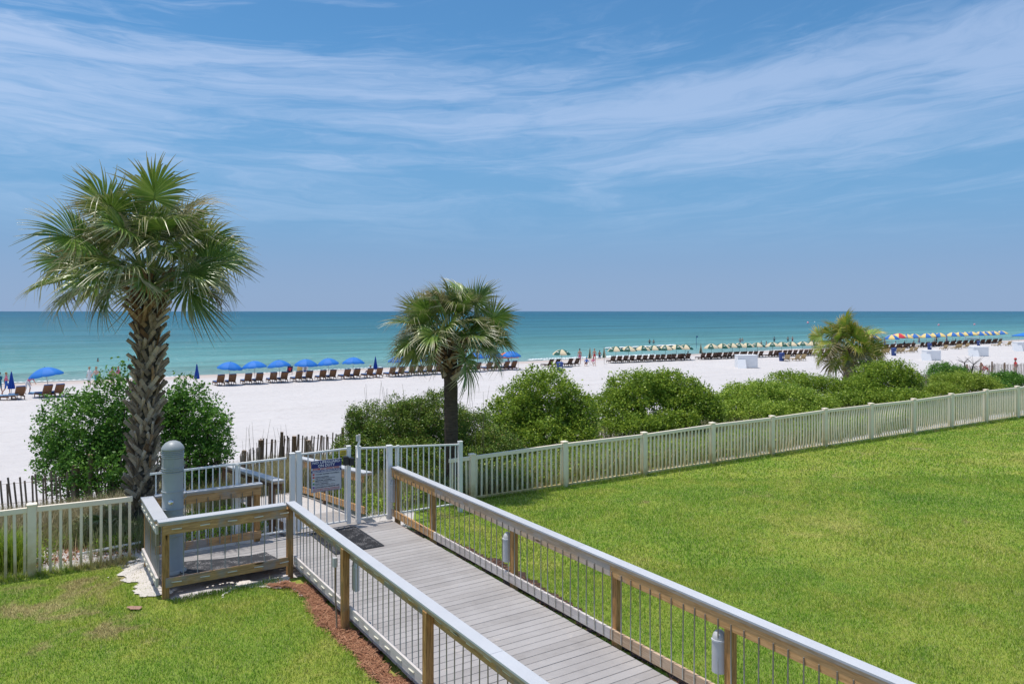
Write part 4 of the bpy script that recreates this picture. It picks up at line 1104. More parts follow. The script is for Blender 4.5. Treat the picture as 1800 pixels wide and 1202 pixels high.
_fr = {}
def frond_meshes(key, Lp, Lf, nl=42, spread=118, droop=0.5, fold=0.38, m='palm', nvar=5, pm='petiole', wfac=1.0):
    if key in _fr: return _fr[key]
    out = []
    for v in range(nvar):
        Vs = []; Fs = []; T = []; ns = 6; base = 0
        hub = np.array([0, 0, 0.0])
        dth = 2 * R(spread) / (nl - 1)
        for i in range(nl):
            u = i / (nl - 1) * 2 - 1; th = u * R(spread) + float(rng.normal(0, .02))
            L = Lf * (1.0 - 0.34 * abs(u) ** 1.5) * float(rng.uniform(.88, 1.06))
            # costa: the hub point itself runs out along the mid-rib for the central leaflets
            cen = hub + np.array([0.22 * Lf * (1 - abs(u)) ** 1.3, 0, -0.04 * (1 - abs(u))])
            L2 = L - 0.20 * Lf * (1 - abs(u)) ** 1.3
            d = np.array([math.cos(th), math.sin(th), 0.0]); side = np.array([-math.sin(th), math.cos(th), 0.0])
            dr = droop * float(rng.uniform(.6, 1.4)); bend = float(rng.random()) < 0.30; bs = float(rng.uniform(.5, .75)); tw = float(rng.normal(0, .05))
            for s_ in range(ns + 1):
                s = s_ / ns
                p = cen + d * L2 * s + side * tw * s * s * L2
                z = fold * abs(math.sin(th)) * L2 * s * (1 - .45 * s) - dr * L2 * s ** 3 * 0.55
                if bend and s > bs:
                    z -= (s - bs) * L2 * 1.1; p = p - d * L2 * (s - bs) * 0.45
                z -= 0.22 * p[0] ** 2 / max(Lf, .1) if p[0] > 0 else 0
                w = min(s * L2 * dth * .56 + .004, 0.021 * wfac * (Lf ** .5)) * (1.0 if s < .45 else max(0.10, (1 - s) / .55))
                p = p + np.array([0, 0, z])
                Vs += [p - side * w + np.array([0, 0, w * .7]), p, p + side * w + np.array([0, 0, w * .7])]
                T += [s, s, s]
            for s_ in range(ns):
                o = base + s_ * 3; Fs += [(o, o + 1, o + 4, o + 3), (o + 1, o + 2, o + 5, o + 4)]
            base += (ns + 1) * 3
        me = np_mesh('fan', np.array(Vs), np.array(Fs), M[m], 4)
        at = me.attributes.new('tip', 'FLOAT', 'POINT'); at.data.foreach_set('value', np.array(T, np.float32))
        pet = MB().tube([(0, 0, -0.02), (Lp * .5, 0, 0.05 * Lp), (Lp * 1.0, 0, 0), (Lp + Lf * .2, 0, -0.02)], [0.022, 0.016, 0.011, 0.004], 6).mesh('petiole', M[pm])
        out.append((me, pet, Lp))
    _fr[key] = out
    return out

def palm(label, base, hub, trunk_r, keys, nfr, e_hi, e_lo, boots=0, boots_from=0.3, seed=1, trunk_m='bark', boot_len=0.36, bootm=('boot', 'boot_brown'), sc=1.0, dry=4, boot_out=0.30, name='palm_tree', rad_top=None):
    rs = np.random.default_rng(seed); base = Vector(base); hub = Vector(hub)
    rt = thing(name, label, 'palm tree', base)
    H = hub - base
    mid1 = H * .33 + Vector((0.02, 0, 0)); mid2 = H * .7 + Vector((0.03, 0, 0))
    def ctr(t):
        a = Vector((0, 0, 0)).lerp(mid1, min(1, t / .33)) if t < .33 else (mid1.lerp(mid2, (t - .33) / .37) if t < .7 else mid2.lerp(H, (t - .7) / .3))
        return a
    pts = []; rad = []
    for i in range(25):
        t = i / 24; pts.append(ctr(t) - Vector((0, 0, 0.25 if i == 0 else 0)))
        fl = 1 + 0.35 * math.exp(-t * 14); rr = trunk_r * fl * (1 + .03 * math.sin(i * 2.1))
        if rad_top and t > .8: rr += (rad_top - trunk_r) * sstep((t - .8) / .2)
        rad.append(float(rr))
    MB().tube(pts, rad, 18).build('trunk', M[trunk_m], rt)
    if boots:
        bm_ = []
        for v in range(4):
            mb = MB(); L = boot_len; w0, w1 = .050, .036; th = .018
            vs = []; fs = []
            for j, s in enumerate((0, .35, .7, 1.0)):
                w = w0 + (w1 - w0) * s; x = 0.03 * s * s * (1 + v * .4); z = s * L
                jg = 0.02 * (v % 2) if s == 1.0 else 0
                vs += [(x - th, -w, z), (x + th * (1 - s * .5), -w * .8, z + jg), (x + th * (1 - s * .5), w * .8, z), (x - th, w, z + .01)]
            for j in range(3):
                o = j * 4
                for k in range(4): fs.append((o + k, o + 4 + k, o + 4 + (k + 1) % 4, o + (k + 1) % 4))
            fs += [(0, 1, 2, 3), (15, 14, 13, 12)]
            mb.add(vs, fs)
            bm_.append((mb.mesh('leaf_base', M[bootm[0]]), mb.mesh('leaf_base', M[bootm[1]])))
        for i in range(boots):
            t = boots_from + (1.0 - boots_from) * (i / (boots - 1)) ** 0.98
            phi = i * 2.39996 + rs.uniform(-.15, .15)
            lean = (1 if i % 2 else -1) * rs.uniform(.42, .85)
            top = float(sstep((t - .72) / .28))
            out = rs.uniform(.05, .14) + (boot_out) * top ** 1.5 + (0.25 if rs.random() < .05 else 0)
            rr = trunk_r * (1.0) + 0.012 + .03 * top
            if rad_top: rr += (rad_top - trunk_r) * .8 * top
            p = ctr(t) + Vector((math.cos(phi) * rr, math.sin(phi) * rr, -boot_len * .5))
            mtx = Matrix.Rotation(phi, 4, 'Z') @ Matrix.Rotation(out, 4, 'Y') @ Matrix.Rotation(lean, 4, 'X')
            me = bm_[rs.integers(4)][1 if rs.random() < (top * .9 + .06) else 0]
            s = (1 + .25 * top) * rs.uniform(.8, 1.15)
            link('leaf_base', me, rt, p, mtx.to_euler(), (1, 1, s))
    hubl = H
    for i in range(nfr):
        f = i / (nfr - 1); e = R(e_hi + (e_lo - e_hi) * f ** 0.85 + rs.uniform(-6, 6))
        phi = i * 2.39996 + rs.uniform(-.2, .2)
        ms = frond_meshes(*keys[0]) if not (len(keys) > 1 and rs.random() < keys[1][-1]) else frond_meshes(*keys[1][:-1])
        fm, pm, Lp = ms[rs.integers(len(ms))]
        s = sc * rs.uniform(.88, 1.08) * (0.8 if f < .12 else 1.0)
        p = hubl + Vector((math.cos(phi) * .07, math.sin(phi) * .07, -0.30 * f))
        eul = (rs.uniform(-.2, .2), -e, phi)
        o = lp = rs.uniform(.62, 1.22); o = link('fan_leaf', pm, rt, p, eul, (s * lp, s, s)); q = link('fan', fm, o, (Lp, 0, 0), (rs.uniform(-1.25, 1.25), R(rs.uniform(-8, 26) + 20 * f), rs.uniform(-.15, .15)), (1 / lp, 1, 1))
    if dry:
        mb = MB()
        for i in range(dry):
            phi = rs.uniform(0, 6.28); d = Vector((math.cos(phi), math.sin(phi), 0)); L = rs.uniform(.9, 1.4) * sc
            P0 = hubl - Vector((0, 0, .25)); P1 = P0 + d * L * .5 + Vector((0, 0, .15)); P2 = P0 + d * L + Vector((0, 0, -.35))
            mb.tube([P0, P1, P2], [.012, .008, .004], 5)
            for k in range(26):
                t = rs.uniform(.35, 1.0); q = P0.lerp(P1, t * 2) if t < .5 else P1.lerp(P2, t * 2 - 1)
                e_ = q + Vector(rs.normal(0, .13, 3)); mb.tube([q, e_], [.004, .002], 4, cap=False)
        mb.build('dry_flower_stalks', M['stalk'], rt)
    return rt

K1 = ('p1', 1.12, 0.90, 52, 128, 0.34, 0.42, 'palm', 6, 'petiole', 1.0)
K1d = ('p1d', 1.0, 0.85, 44, 118, 0.9, 0.30, 'palm_pale', 3, 'petiole', 0.8, 0.10)
K2 = ('p2', 0.86, 0.70, 48, 126, 0.28, 0.40, 'palm', 6, 'petiole', 1.0)
K2d = ('p2d', 0.85, 0.66, 44, 118, 0.8, 0.35, 'palm_pale', 3, 'petiole', 0.8, 0.07)
K3 = ('p3', 0.95, 0.82, 40, 120, 0.22, 0.35, 'palm_bright', 5, 'petiole', 1.3)
K3d = ('p3d', 0.85, 0.85, 40, 115, 1.0, 0.30, 'palm_pale', 3, 'petiole', 1.2, 0.22)
x1 = ray(247, 14.9)
palm('tall palm tree with criss-cross leaf bases on its trunk, left of the picture', (x1, 14.9, gz(x1, 14.9)), (ray(262, 14.9), 14.9, 4.92), 0.135, [K1, K1d], 52, 88, -2,
     boots=290, boots_from=0.10, seed=4, dry=7, sc=1.14, boot_len=.40)
x2 = ray(793, 18.0)
palm('smaller palm tree with smooth brown trunk behind the metal fence', (x2, 18.0, gz(x2, 18.0)), (ray(789, 18.0), 18.0, 3.55), 0.165, [K2, K2d], 46, 88, -8,
     boots=70, boots_from=0.76, seed=9, trunk_m='bark_brown', boot_len=0.26, boot_out=0.55, dry=4, rad_top=0.27, sc=1.16)
x3 = ray(1491, 42)
palm('squat yellowish palm rising from the shrubs on the right', (x3, 42, gz(x3, 42)), (ray(1491, 42), 42, 2.1), 0.24, [K3, K3d], 50, 90, -26,
     boots=60, boots_from=0.35, seed=12, boot_out=0.5, dry=3, sc=1.30)

# low palmetto at the foot of the tall palm
px_ = ray(205, 14.7)
pr = thing('palmetto', 'young palmetto with drooping green fans at the foot of the tall palm', 'plant', (px_, 14.7, gz(px_, 14.7)))
for i in range(7):
    ms = frond_meshes(*K2); fm, pm, Lp = ms[i % 5]; phi = 2.3 + i * .75 + float(rng.uniform(-.3, .3)); s = .62
    o = link('fan_leaf', pm, pr, (0, 0, 0.03), (0.2, -R(48 - 8 * (i % 3)), phi), (s, s, s)); link('fan', fm, o, (Lp, 0, 0), (float(rng.uniform(-.8, .8)), .5, 0))

# ------------------------------------------------------------------ shrubs behind the fences
def at(px, Y, dz=0.0):
    x = ray(px, Y); return (x, Y, gz(x, Y) + dz)
def L_(pxs, base, c):
    """lobes given as (px, top_y, halfwidth_px, depth Y): turned into lobes relative to c"""
    out = []
    for (px, ty, hw, Y, bot) in pxs:
        x = ray(px, Y); zt = CAM_Z - (ty - 547) * Y / F; zb = c[2] + bot; r = hw / F * Y
        rz = (zt - zb) / 2; out.append((x - c[0], Y - c[1], (zt + zb) / 2 - c[2], r, max(r * .75, .4), rz))
    return out
def mkbush(name, label, c, spec, n, size, m, **kw):
    return bush(name, label, c, L_(spec, None, c), n, size, m, **kw)
c = at(200, 17.9)
mkbush('shrub', 'big airy green shrub behind the tall palm, left part showing its stems', c,
       [(150, 690, 78, 17.9, .9), (205, 655, 50, 17.7, 1.0), (110, 745, 45, 17.6, .35), (170, 775, 72, 17.2, .15), (200, 735, 58, 18.2, .7)], 12500, .068, 'leaf_deep', sig=.13, stems=26, sprig=60, shell=.6, low=-.8, dense=2.3)
c = at(340, 18.4)
mkbush('shrub', 'big airy green shrub just right of the tall palm trunk', c,
       [(335, 675, 52, 18.4, 1.2), (372, 715, 34, 18.2, .8), (300, 690, 34, 18.6, .9), (330, 770, 52, 18.2, .25)], 8200, .068, 'leaf_deep', sig=.13, stems=18, sprig=46, shell=.6, low=-.8, dense=2.3)
c = at(715, 20.3)
mkbush('shrub', 'dense dark olive shrub behind the gate with dry twigs above it', c,
       [(700, 702, 72, 20.5, .0), (760, 696, 66, 20.8, .2), (645, 745, 50, 20.0, .2), (700, 770, 88, 19.6, -.1), (615, 790, 34, 19.6, .1), (625, 715, 14, 20.2, 1.0)], 24000, .045, 'leaf_olive', sig=.11, stems=14, sprig=70, low=-.5, dense=5.0)
c = at(838, 21.3)
mkbush('shrub', 'loose olive shrub filling the gap right of the smaller palm trunk', c,
       [(825, 725, 45, 21.6, .1), (870, 755, 50, 21.0, .0), (840, 785, 60, 20.4, -.1)], 11000, .045, 'leaf_olive', sig=.11, stems=10, sprig=30, low=-.5, dense=4.2)
c = at(955, 24)
mkbush('shrub', 'rounded bright green shrub, nearest of those right of the smaller palm', c,
       [(955, 652, 62, 24.3, .6), (905, 690, 50, 24, .4), (1010, 690, 42, 24.2, .5), (945, 738, 66, 23.5, .05), (1022, 745, 30, 23.6, .1), (880, 735, 26, 23.4, .2)], 22000, .070, 'leaf_mid', sig=.15, stems=16, sprig=60, low=-.5)
c = at(1150, 28.5)
mkbush('shrub', 'broad green shrub in the middle with bare dark stems at its base', c,
       [(1130, 655, 62, 28.8, .8), (1185, 660, 52, 28.6, .8), (1085, 690, 46, 28.4, .5), (1225, 680, 36, 28.2, .6), (1120, 728, 60, 27.6, .25), (1190, 722, 40, 27.6, .3), (1243, 700, 30, 28, .5)], 23000, .078, 'leaf_mid', sig=.17, stems=20, sprig=60, low=-.45)
c = at(1345, 33)
mkbush('shrub', 'low light green shrub left of the squat palm', c,
       [(1330, 672, 56, 33.4, .4), (1390, 680, 42, 33, .4), (1290, 690, 42, 33, .3), (1330, 706, 62, 32, .0), (1400, 708, 40, 32.4, .0), (1440, 696, 30, 33.2, .1)], 17000, .078, 'leaf_light', sig=.18, stems=10, sprig=46, low=-.3)
c = at(1420, 38)
mkbush('shrub', 'dark green shrub just in front of the squat palm trunk', c,
       [(1385, 655, 36, 39.5, .4), (1425, 660, 36, 38.5, .4), (1460, 665, 30, 38, .3), (1500, 668, 34, 37.5, .2)], 9000, .075, 'leaf_mid', sig=.19, stems=6, sprig=26)
c = at(1560, 38)
mkbush('shrub', 'tall rounded green shrub right of the squat palm', c,
       [(1555, 637, 45, 38.3, .6), (1595, 655, 26, 38.2, .6), (1520, 662, 34, 38, .4), (1560, 685, 62, 37, .1), (1490, 690, 36, 36.6, .0)], 17000, .085, 'leaf_mid', sig=.2, stems=14, sprig=50, low=-.5)
c = at(1655, 47)
mkbush('shrub', 'small dark shrub leaning over the weathered sand fence', c,
       [(1655, 640, 24, 47.5, .6), (1683, 645, 16, 47.5, .7), (1645, 660, 26, 46.5, .2)], 4500, .08, 'leaf_deep', sig=.2, stems=9, sprig=18)
c = at(1700, 43)
mkbush('shrub', 'yellowish green shrub beside the fence near the right edge', c,
       [(1690, 655, 46, 43, .2), (1655, 675, 34, 42, .0), (1725, 668, 36, 43.3, .1), (1620, 695, 30, 41, -.1)], 12000, .075, 'leaf_yellow', sig=.2, stems=7, sprig=30)
c = at(1775, 47)
mkbush('shrub', 'dark green shrub at the right edge above the picket fence', c,
       [(1765, 656, 26, 47, .3), (1795, 664, 24, 46.5, .3), (1750, 672, 26, 46, .0)], 6000, .08, 'leaf_deep', sig=.2, stems=6, sprig=18)

# ------------------------------------------------------------------ dune grasses, ground cover, dry stalks
def blades(name, label, cat, gen, n, h, w, m, lean=0.45, zoff=0.0, clump=0.0):
    X, Y = gen(n); n = len(X)
    A, B = -SA * X + CA * Y, CA * X + SA * Y; Z = ground_z(A, B) + zoff
    hh = rng.uniform(h[0], h[1], n); t = rng.uniform(0, 2 * np.pi, n); ln = hh * rng.uniform(.05, lean, n)
    d = np.stack([np.cos(t), np.sin(t), np.zeros(n)], -1); t2 = t + np.pi / 2 + rng.uniform(-.5, .5, n)
    s = np.stack([np.cos(t2), np.sin(t2), np.zeros(n)], -1) * (w * rng.uniform(.7, 1.3, n))[:, None]
    p = np.stack([X, Y, Z], -1); up = np.array([0, 0, 1.0])
    m1 = p + d * (ln * .3)[:, None] + up * (hh * .6)[:, None]; m2 = p + d * ln[:, None] + up * (hh * (1 - .25 * (ln / hh)))[:, None]
    V = np.stack([p - s, p + s, m1 - s * .8, m1 + s * .8, m2], 1).reshape(-1, 3)
    i = np.arange(n)[:, None] * 5
    Fc = np.concatenate([i + np.array([0, 1, 3]), i + np.array([0, 3, 2]), i + np.array([2, 3, 4])], 0)
    o = link(name, np_mesh(name, V, Fc, M[m])); return tag(o, label, cat, kind='stuff')
def region(b0, b1, a0, a1, cl=0.25, dens=None, cs=40):
    def gen(n):
        nc = max(1, n // cs); B0 = rng.uniform(b0, b1, nc * 4); A0 = rng.uniform(a0, a1, nc * 4)
        if dens is not None:
            k = rng.random(nc * 4) < dens(A0, B0); B0 = B0[k]; A0 = A0[k]
        B0 = B0[:nc]; A0 = A0[:nc]
        i = rng.integers(0, len(B0), n); B = B0[i] + rng.normal(0, cl, n); A = A0[i] + rng.normal(0, cl, n)
        ok = (A > np.where(B > 6.9, 14.9 - 0.057 * (B - 8.4), 14.66)) & ~((B > 3.9) & (B < 5.75) & (A < 19.2))
        A = A[ok]; B = B[ok]; return -SA * A + CA * B, CA * A + SA * B
    return gen
dl = lambda a, b: np.where(b < 1.6, np.clip((a - 15.4) / 1.2, 0.05 + .9 * (b < -0.7), 1), 0.8) * (vnoise(a, b, .9) > .28)
blades('dune_grass', 'tan and green dune grass between the left picket fence and the sand fence', 'grass', region(-5, 1.9, 14.8, 19.6, .22, dl), 42000, (.18, .55), .006, 'duneblade', .8)
blades('dune_grass', 'tall dune grass around the sand fences beyond the gate', 'grass', region(3.2, 9.0, 17.2, 23.5, .3), 22000, (.3, .75), .006, 'duneblade', .7)
blades('dune_grass', 'green weeds and grass growing behind the right picket fence', 'grass', region(6.3, 40, 14.9, 20.5, .35), 95000, (.18, .60), .010, 'duneblade', .8)
blades('dune_grass', 'sparse grass along the dune at the far right', 'grass', region(18, 48, 20, 27, .5), 16000, (.2, .5), .012, 'duneblade', .8)
blades('tall_grass', 'dark green grass clump at the far left of the picket fence', 'grass', region(-1.0, -.1, 14.75, 15.15, .12, None, 80), 1500, (.3, .85), .006, 'leaf_mid', .9)
def cover(name, label, b0, b1, a0, a1, n, size, m, h=.22, dens=None, cs=30):
    X, Y = region(b0, b1, a0, a1, .16, dens, cs)(n); A, B = -SA * X + CA * Y, CA * X + SA * Y
    P = np.stack([X, Y, ground_z(A, B) + rng.uniform(.01, h, len(X)) ], -1)
    V, Fc = leaf_quads(P, size, .6, .6); o = link(name, np_mesh(name, V, Fc, M[m], 4)); tag(o, label, 'ground cover', kind='stuff')
M['tanblade'] = leafmat('tan_grass_blade', [(0.16, 0.16, 0.06), (0.36, 0.31, 0.17), (0.52, 0.44, 0.28)], 0.6, 0.25, scale=1.2)
blades('dry_grass', 'tall tan dry grass in front of the left sand fence', 'grass', region(-4, 2.4, 16.6, 19.2, .25), 26000, (.3, .8), .005, 'tanblade', .8)
blades('dry_grass', 'tan dry grass tufts around the sand fence above the ramp', 'grass', region(3.4, 8.4, 19.3, 22.6, .3), 16000, (.3, .8), .005, 'tanblade', .8)
cover('ground_cover', 'low green weeds in the sand behind the left picket fence', -1.8, 1.7, 14.85, 16.4, 5200, .05, 'leaf_mid', .22, lambda a, b: (vnoise(a, b, 1.5) > .55) * 1.0)
cover('ground_cover', 'bright green creeping plants behind the low rail of the railed corner', 1.8, 3.9, 14.5, 16.6, 6000, .05, 'leaf_light', .3, lambda a, b: (b > 2.3) * (vnoise(a, b, 1.2) > .3) * 1.0)
cover('ground_cover', 'green creeping plants beside the ramp railings', 5.8, 8.2, 14.5, 18.5, 9000, .05, 'leaf_light', .35, lambda a, b: (vnoise(a, b, 1.2) > .42) * 1.0)
cover('ground_cover', 'green weeds at the foot of the right picket fence', 8.2, 30, 14.9, 18.5, 42000, .055, 'leaf_mid', .5, lambda a, b: (vnoise(a, b, .9) > .4) * 1.0)
# brown leaf litter in the shade
cover('leaf_litter', 'brown fallen leaves and twigs on the sand by the left picket fence', -1.5, 3.9, 14.9, 17.5, 5000, .045, 'straw', .03, lambda a, b: (vnoise(a, b, 1.3) > .45) * 1.0)
# tall dry stalks above the olive shrub and by the sand fence
mb = MB()
def stalks(pxs, Y, ytop, yb, n, spread):
    for i in range(n):
        px = float(rng.uniform(*pxs)); Yq = Y + float(rng.uniform(-.6, .6)); x = ray(px, Yq); zt = CAM_Z - (float(rng.uniform(*ytop)) - 547) * Yq / F; zb = gz(x, Yq)
        ln = float(rng.uniform(-spread, spread)); zt = max(zt, zb + .5)
        mb.tube([(x, Yq, zb), (x + ln * .4, Yq, zb + (zt - zb) * .6), (x + ln, Yq + float(rng.uniform(-.1, .1)), zt)], [.007, .005, .0025], 4, cap=False)
stalks((640, 860), 20.3, (668, 712), 0, 26, .35); stalks((448, 512), 22.0, (725, 760), 0, 7, .2); stalks((425, 445), 20.5, (745, 775), 0, 4, .1)
o = mb.build('dry_stalks', M['stalk']); tag(o, 'thin dry stalks standing above the olive shrub and the sand fence', 'dry grass', kind='stuff')

# ------------------------------------------------------------------ weathered slat sand fences
def sand_fence(label, path, posts, sp=0.085, h=1.2, m='wood_old', tilt=0.0, wires=True, jig=.03, slat_w=.019):
    """path: (X,Y) points; posts: list of distances with heights"""
    p0 = path[0]; z0 = gz(*p0); rt = thing('sand_fence', label, 'fence', (p0[0], p0[1], z0))
    seg = []; tot = 0
    for i in range(len(path) - 1):
        L = math.hypot(path[i + 1][0] - path[i][0], path[i + 1][1] - path[i][1]); seg.append((tot, L, path[i], path[i + 1])); tot += L
    def pos(d):
        for (s, L, a, b) in seg:
            if d <= s + L + 1e-6: f = (d - s) / L; return a[0] + (b[0] - a[0]) * f, a[1] + (b[1] - a[1]) * f, math.atan2(b[1] - a[1], b[0] - a[0])
        return path[-1][0], path[-1][1], 0
    sm = MB().box(-slat_w, slat_w, -.005, .005, -.1, h).mesh('slat', M[m])
    d = 0.02
    while d < tot:
        x, y, hd = pos(d); z = gz(x, y)
        link('slat', sm, rt, (x - p0[0], y - p0[1], z - z0 + float(rng.uniform(-.03, .03))), (float(rng.uniform(-.05, .05)), tilt + float(rng.normal(0, jig)), hd), (1, 1, float(rng.uniform(.94, 1.04))))
        d += sp * float(rng.uniform(.9, 1.1))
    for (dd, hh, rr) in posts:
        x, y, hd = pos(dd); z = gz(x, y)
        MB().tube([(0, 0, -.3), (.02, 0, hh * .5), (.03, 0, hh)], [rr, rr * .95, rr * .9], 10).build('post', M['wood_old'], rt, (x - p0[0] + .05 * math.sin(hd), y - p0[1] - .05 * math.cos(hd), z - z0))
    if wires:
        for zz in (.25, h * .55, h - .12):
            pts = []
            d = 0
            while d <= tot: x, y, hd = pos(d); pts.append((x - p0[0], y - p0[1] , gz(x, y) - z0 + zz)); d += .8
            if len(pts) > 1: MB().tube(pts, .004, 4, cap=False).build('wire', M['wood_old'], rt)
    return rt
w2 = lambda b, a: tuple(W(b, a)[:2])
sand_fence('dark slat sand fence on the dune at the left edge', [w2(-2.2, 19.35), w2(.72, 19.35), w2(3.9, 19.5)], [(1.0, 1.25, .05), (3.02, 1.32, .075), (3.32, 1.5, .055), (6.1, 1.5, .06)], tilt=-.06)
sand_fence('dark slat sand fence above the ramp beyond the gate', [w2(5.62, 22.4), w2(6.8, 22.3), w2(8.2, 22.4)], [(0.02, 1.22, .075), (.62, 1.35, .05), (.98, 1.18, .075), (2.5, 1.42, .05)], tilt=.04)
sand_fence('greyish slat sand fence curving down beside the ramp', [w2(5.6, 22.35), w2(5.3, 21.2), w2(4.75, 20.6), w2(4.5, 19.6)], [(1.9, 1.1, .06)], tilt=.0, m='slat_grey', h=1.1)
sand_fence('short grey slat fence right of the ramp with one leaning post', [w2(6.9, 22.1), w2(6.5, 20.4), w2(6.1, 19.0)], [(1.4, 1.15, .07)], tilt=.05, m='slat_grey', h=1.15)
def rf(px, Y): return (ray(px, Y), Y)
sand_fence('grey slat sand fence behind the shrubs near the right edge', [rf(1598, 44), rf(1650, 47.5), rf(1692, 50)], [(1.5, 1.3, .06)], m='slat_grey', tilt=.05, jig=.07, sp=.11, slat_w=.022)
sand_fence('long grey slat sand fence running out at the right edge', [rf(1690, 52), rf(1735, 54), rf(1775, 57), rf(1830, 62)], [(.6, 1.45, .07), (2.6, 1.5, .06), (4.4, 1.5, .06), (7, 1.4, .07)], m='slat_grey', tilt=.03, jig=.06, sp=.10, slat_w=.022, h=1.3)

# ------------------------------------------------------------------ beach furniture
ORD = 'first second third fourth fifth sixth seventh eighth ninth tenth eleventh twelfth thirteenth fourteenth fifteenth sixteenth seventeenth eighteenth nineteenth twentieth'.split() + ['twenty-' + x for x in 'first second third fourth fifth sixth seventh eighth ninth'.split()]
SZ = -2.2
def canopy_parts(cols, r=1.05, h=0.52, pole_m='pole_white', hgt=2.02, val=0.10):
    """8 panels, ribs, pole, finial"""
    n = 8; panels = []
    for k, cm in enumerate(cols):
        m = MB(); t0 = 2 * math.pi * k / n; t1 = 2 * math.pi * (k + 1) / n; vs = []; fs = []; J = 5; I = 4
        for j in range(J + 1):
            s = j / J; z = h * (1 - s ** 1.9)
            for i in range(I + 1):
                t = t0 + (t1 - t0) * i / I; sag = 1 - (0.075 * s) * math.sin(math.pi * i / I)
                rr = r * s * sag; vs.append((rr * math.cos(t), rr * math.sin(t), hgt - h + z - 0.02 * s * math.sin(math.pi * i / I)))
        o = len(vs)
        for i in range(I + 1):
            x, y, z = vs[J * (I + 1) + i]; vs.append((x * 1.01, y * 1.01, z - val * (1 - .25 * (i in (0, I)))))
        for j in range(J + 1):
            for i in range(I):
                a = j * (I + 1) + i; fs.append((a, a + I + 1, a + I + 2, a + 1))
        m.add(vs, fs, True)
        if cm == 'green_canvas' and True:
            tm = (t0 + t1) / 2; c_, s_ = math.cos(tm), math.sin(tm); zz = hgt - h + h * (1 - .72 ** 1.9) + .03
            m.cur = 1
            m.add([(r * .70 * c_ - s_ * q, r * .70 * s_ + c_ * q, zz) for q in (-.12, .12)] + [(r * .76 * c_ - s_ * q, r * .76 * s_ + c_ * q, zz - .05) for q in (.10, -.10)], [(0, 1, 2, 3)])
        panels.append(m.mesh('panel', [M[cm], M['ink_white']]))
    ribs = MB()
    for k in range(n):
        t = 2 * math.pi * k / n; pts = [(r * s * math.cos(t), r * s * math.sin(t), hgt - h + h * (1 - s ** 1.9) - .015) for s in (0.02, .4, .75, 1)]
        ribs.tube(pts, .006, 4)
    ribs = ribs.mesh('ribs', M[pole_m])
    pole = MB().tube([(0, 0, -.35), (0, 0, hgt)], .019, 8).mesh('pole', M[pole_m])
    fin = MB().lathe([(0.001, .05), (.02, .04), (.025, .0), (.02, -.02)], 8).mesh('finial', M['pole_dark'])
    return panels, ribs, pole, fin, hgt
def open_umbrella(label, loc, cp, rotz, tilt=(0, 0), group=None, sc=1.0, name='beach_umbrella'):
    rt = thing(name, label, 'umbrella', loc, rotz, group); rt.scale = (sc, sc, sc)
    rt.rotation_euler = (tilt[0], tilt[1], rotz)
    for p in cp[0]: link('panel', p, rt)
    link('ribs', cp[1], rt); link('pole', cp[2], rt); link('finial', cp[3], rt, (0, 0, cp[4]))
    return rt
def closed_parts(m1, m2=None, hgt=2.05, pole_m='pole_white', L=1.28, r=.22):
    m = MB(); n = 16; vs = []; fs = []
    for j, (s, rr) in enumerate(((0, .012), (.12, .05), (.5, .13), (.85, r), (1.0, r * 1.08))):
        for k in range(n):
            t = 2 * math.pi * k / n; q = rr * (1.0 if k % 2 else .62); vs.append((q * math.cos(t), q * math.sin(t), hgt - L * s))
    ms = []
    for j in range(4):
        for k in range(n):
            fs.append((j * n + k, j * n + (k + 1) % n, (j + 1) * n + (k + 1) % n, (j + 1) * n + k)); ms.append(1 if (m2 and (k // 4) % 2) else 0)
    m.add(vs, fs); m.m[:len(ms)] = ms
    return (m.mesh('folded_canopy', [M[m1], M[m2 or m1]]), MB().tube([(0, 0, -.35), (0, 0, hgt + .03)], .019, 8).mesh('pole', M[pole_m]))
def closed_umbrella(label, loc, cp, group=None, lean=0.0):
    rt = thing('beach_umbrella', label, 'umbrella', loc, float(rng.uniform(0, 3)), group); rt.rotation_euler = (lean, lean, 0.3)
    link('folded_canopy', cp[0], rt); link('pole', cp[1], rt); return rt
CP_blue = canopy_parts(['blue_canvas'] * 8)
CP_green = canopy_parts(['green_canvas', 'cream_canvas'] * 4, pole_m='pole_dark')
CP_yel = canopy_parts(['yellow_canvas', 'pool_blue'] * 4, pole_m='pole_white', r=1.1)
CP_red = canopy_parts(['yellow_canvas', 'red_canvas', 'yellow_canvas', 'pink_canvas', 'yellow_canvas', 'red_canvas', 'yellow_canvas', 'pink_canvas'], r=1.15)
CL_blue = closed_parts('blue_closed'); CL_green = closed_parts('green_canvas', 'cream_canvas', pole_m='pole_dark'); CL_navy = closed_parts('pool_blue', 'yellow_canvas')

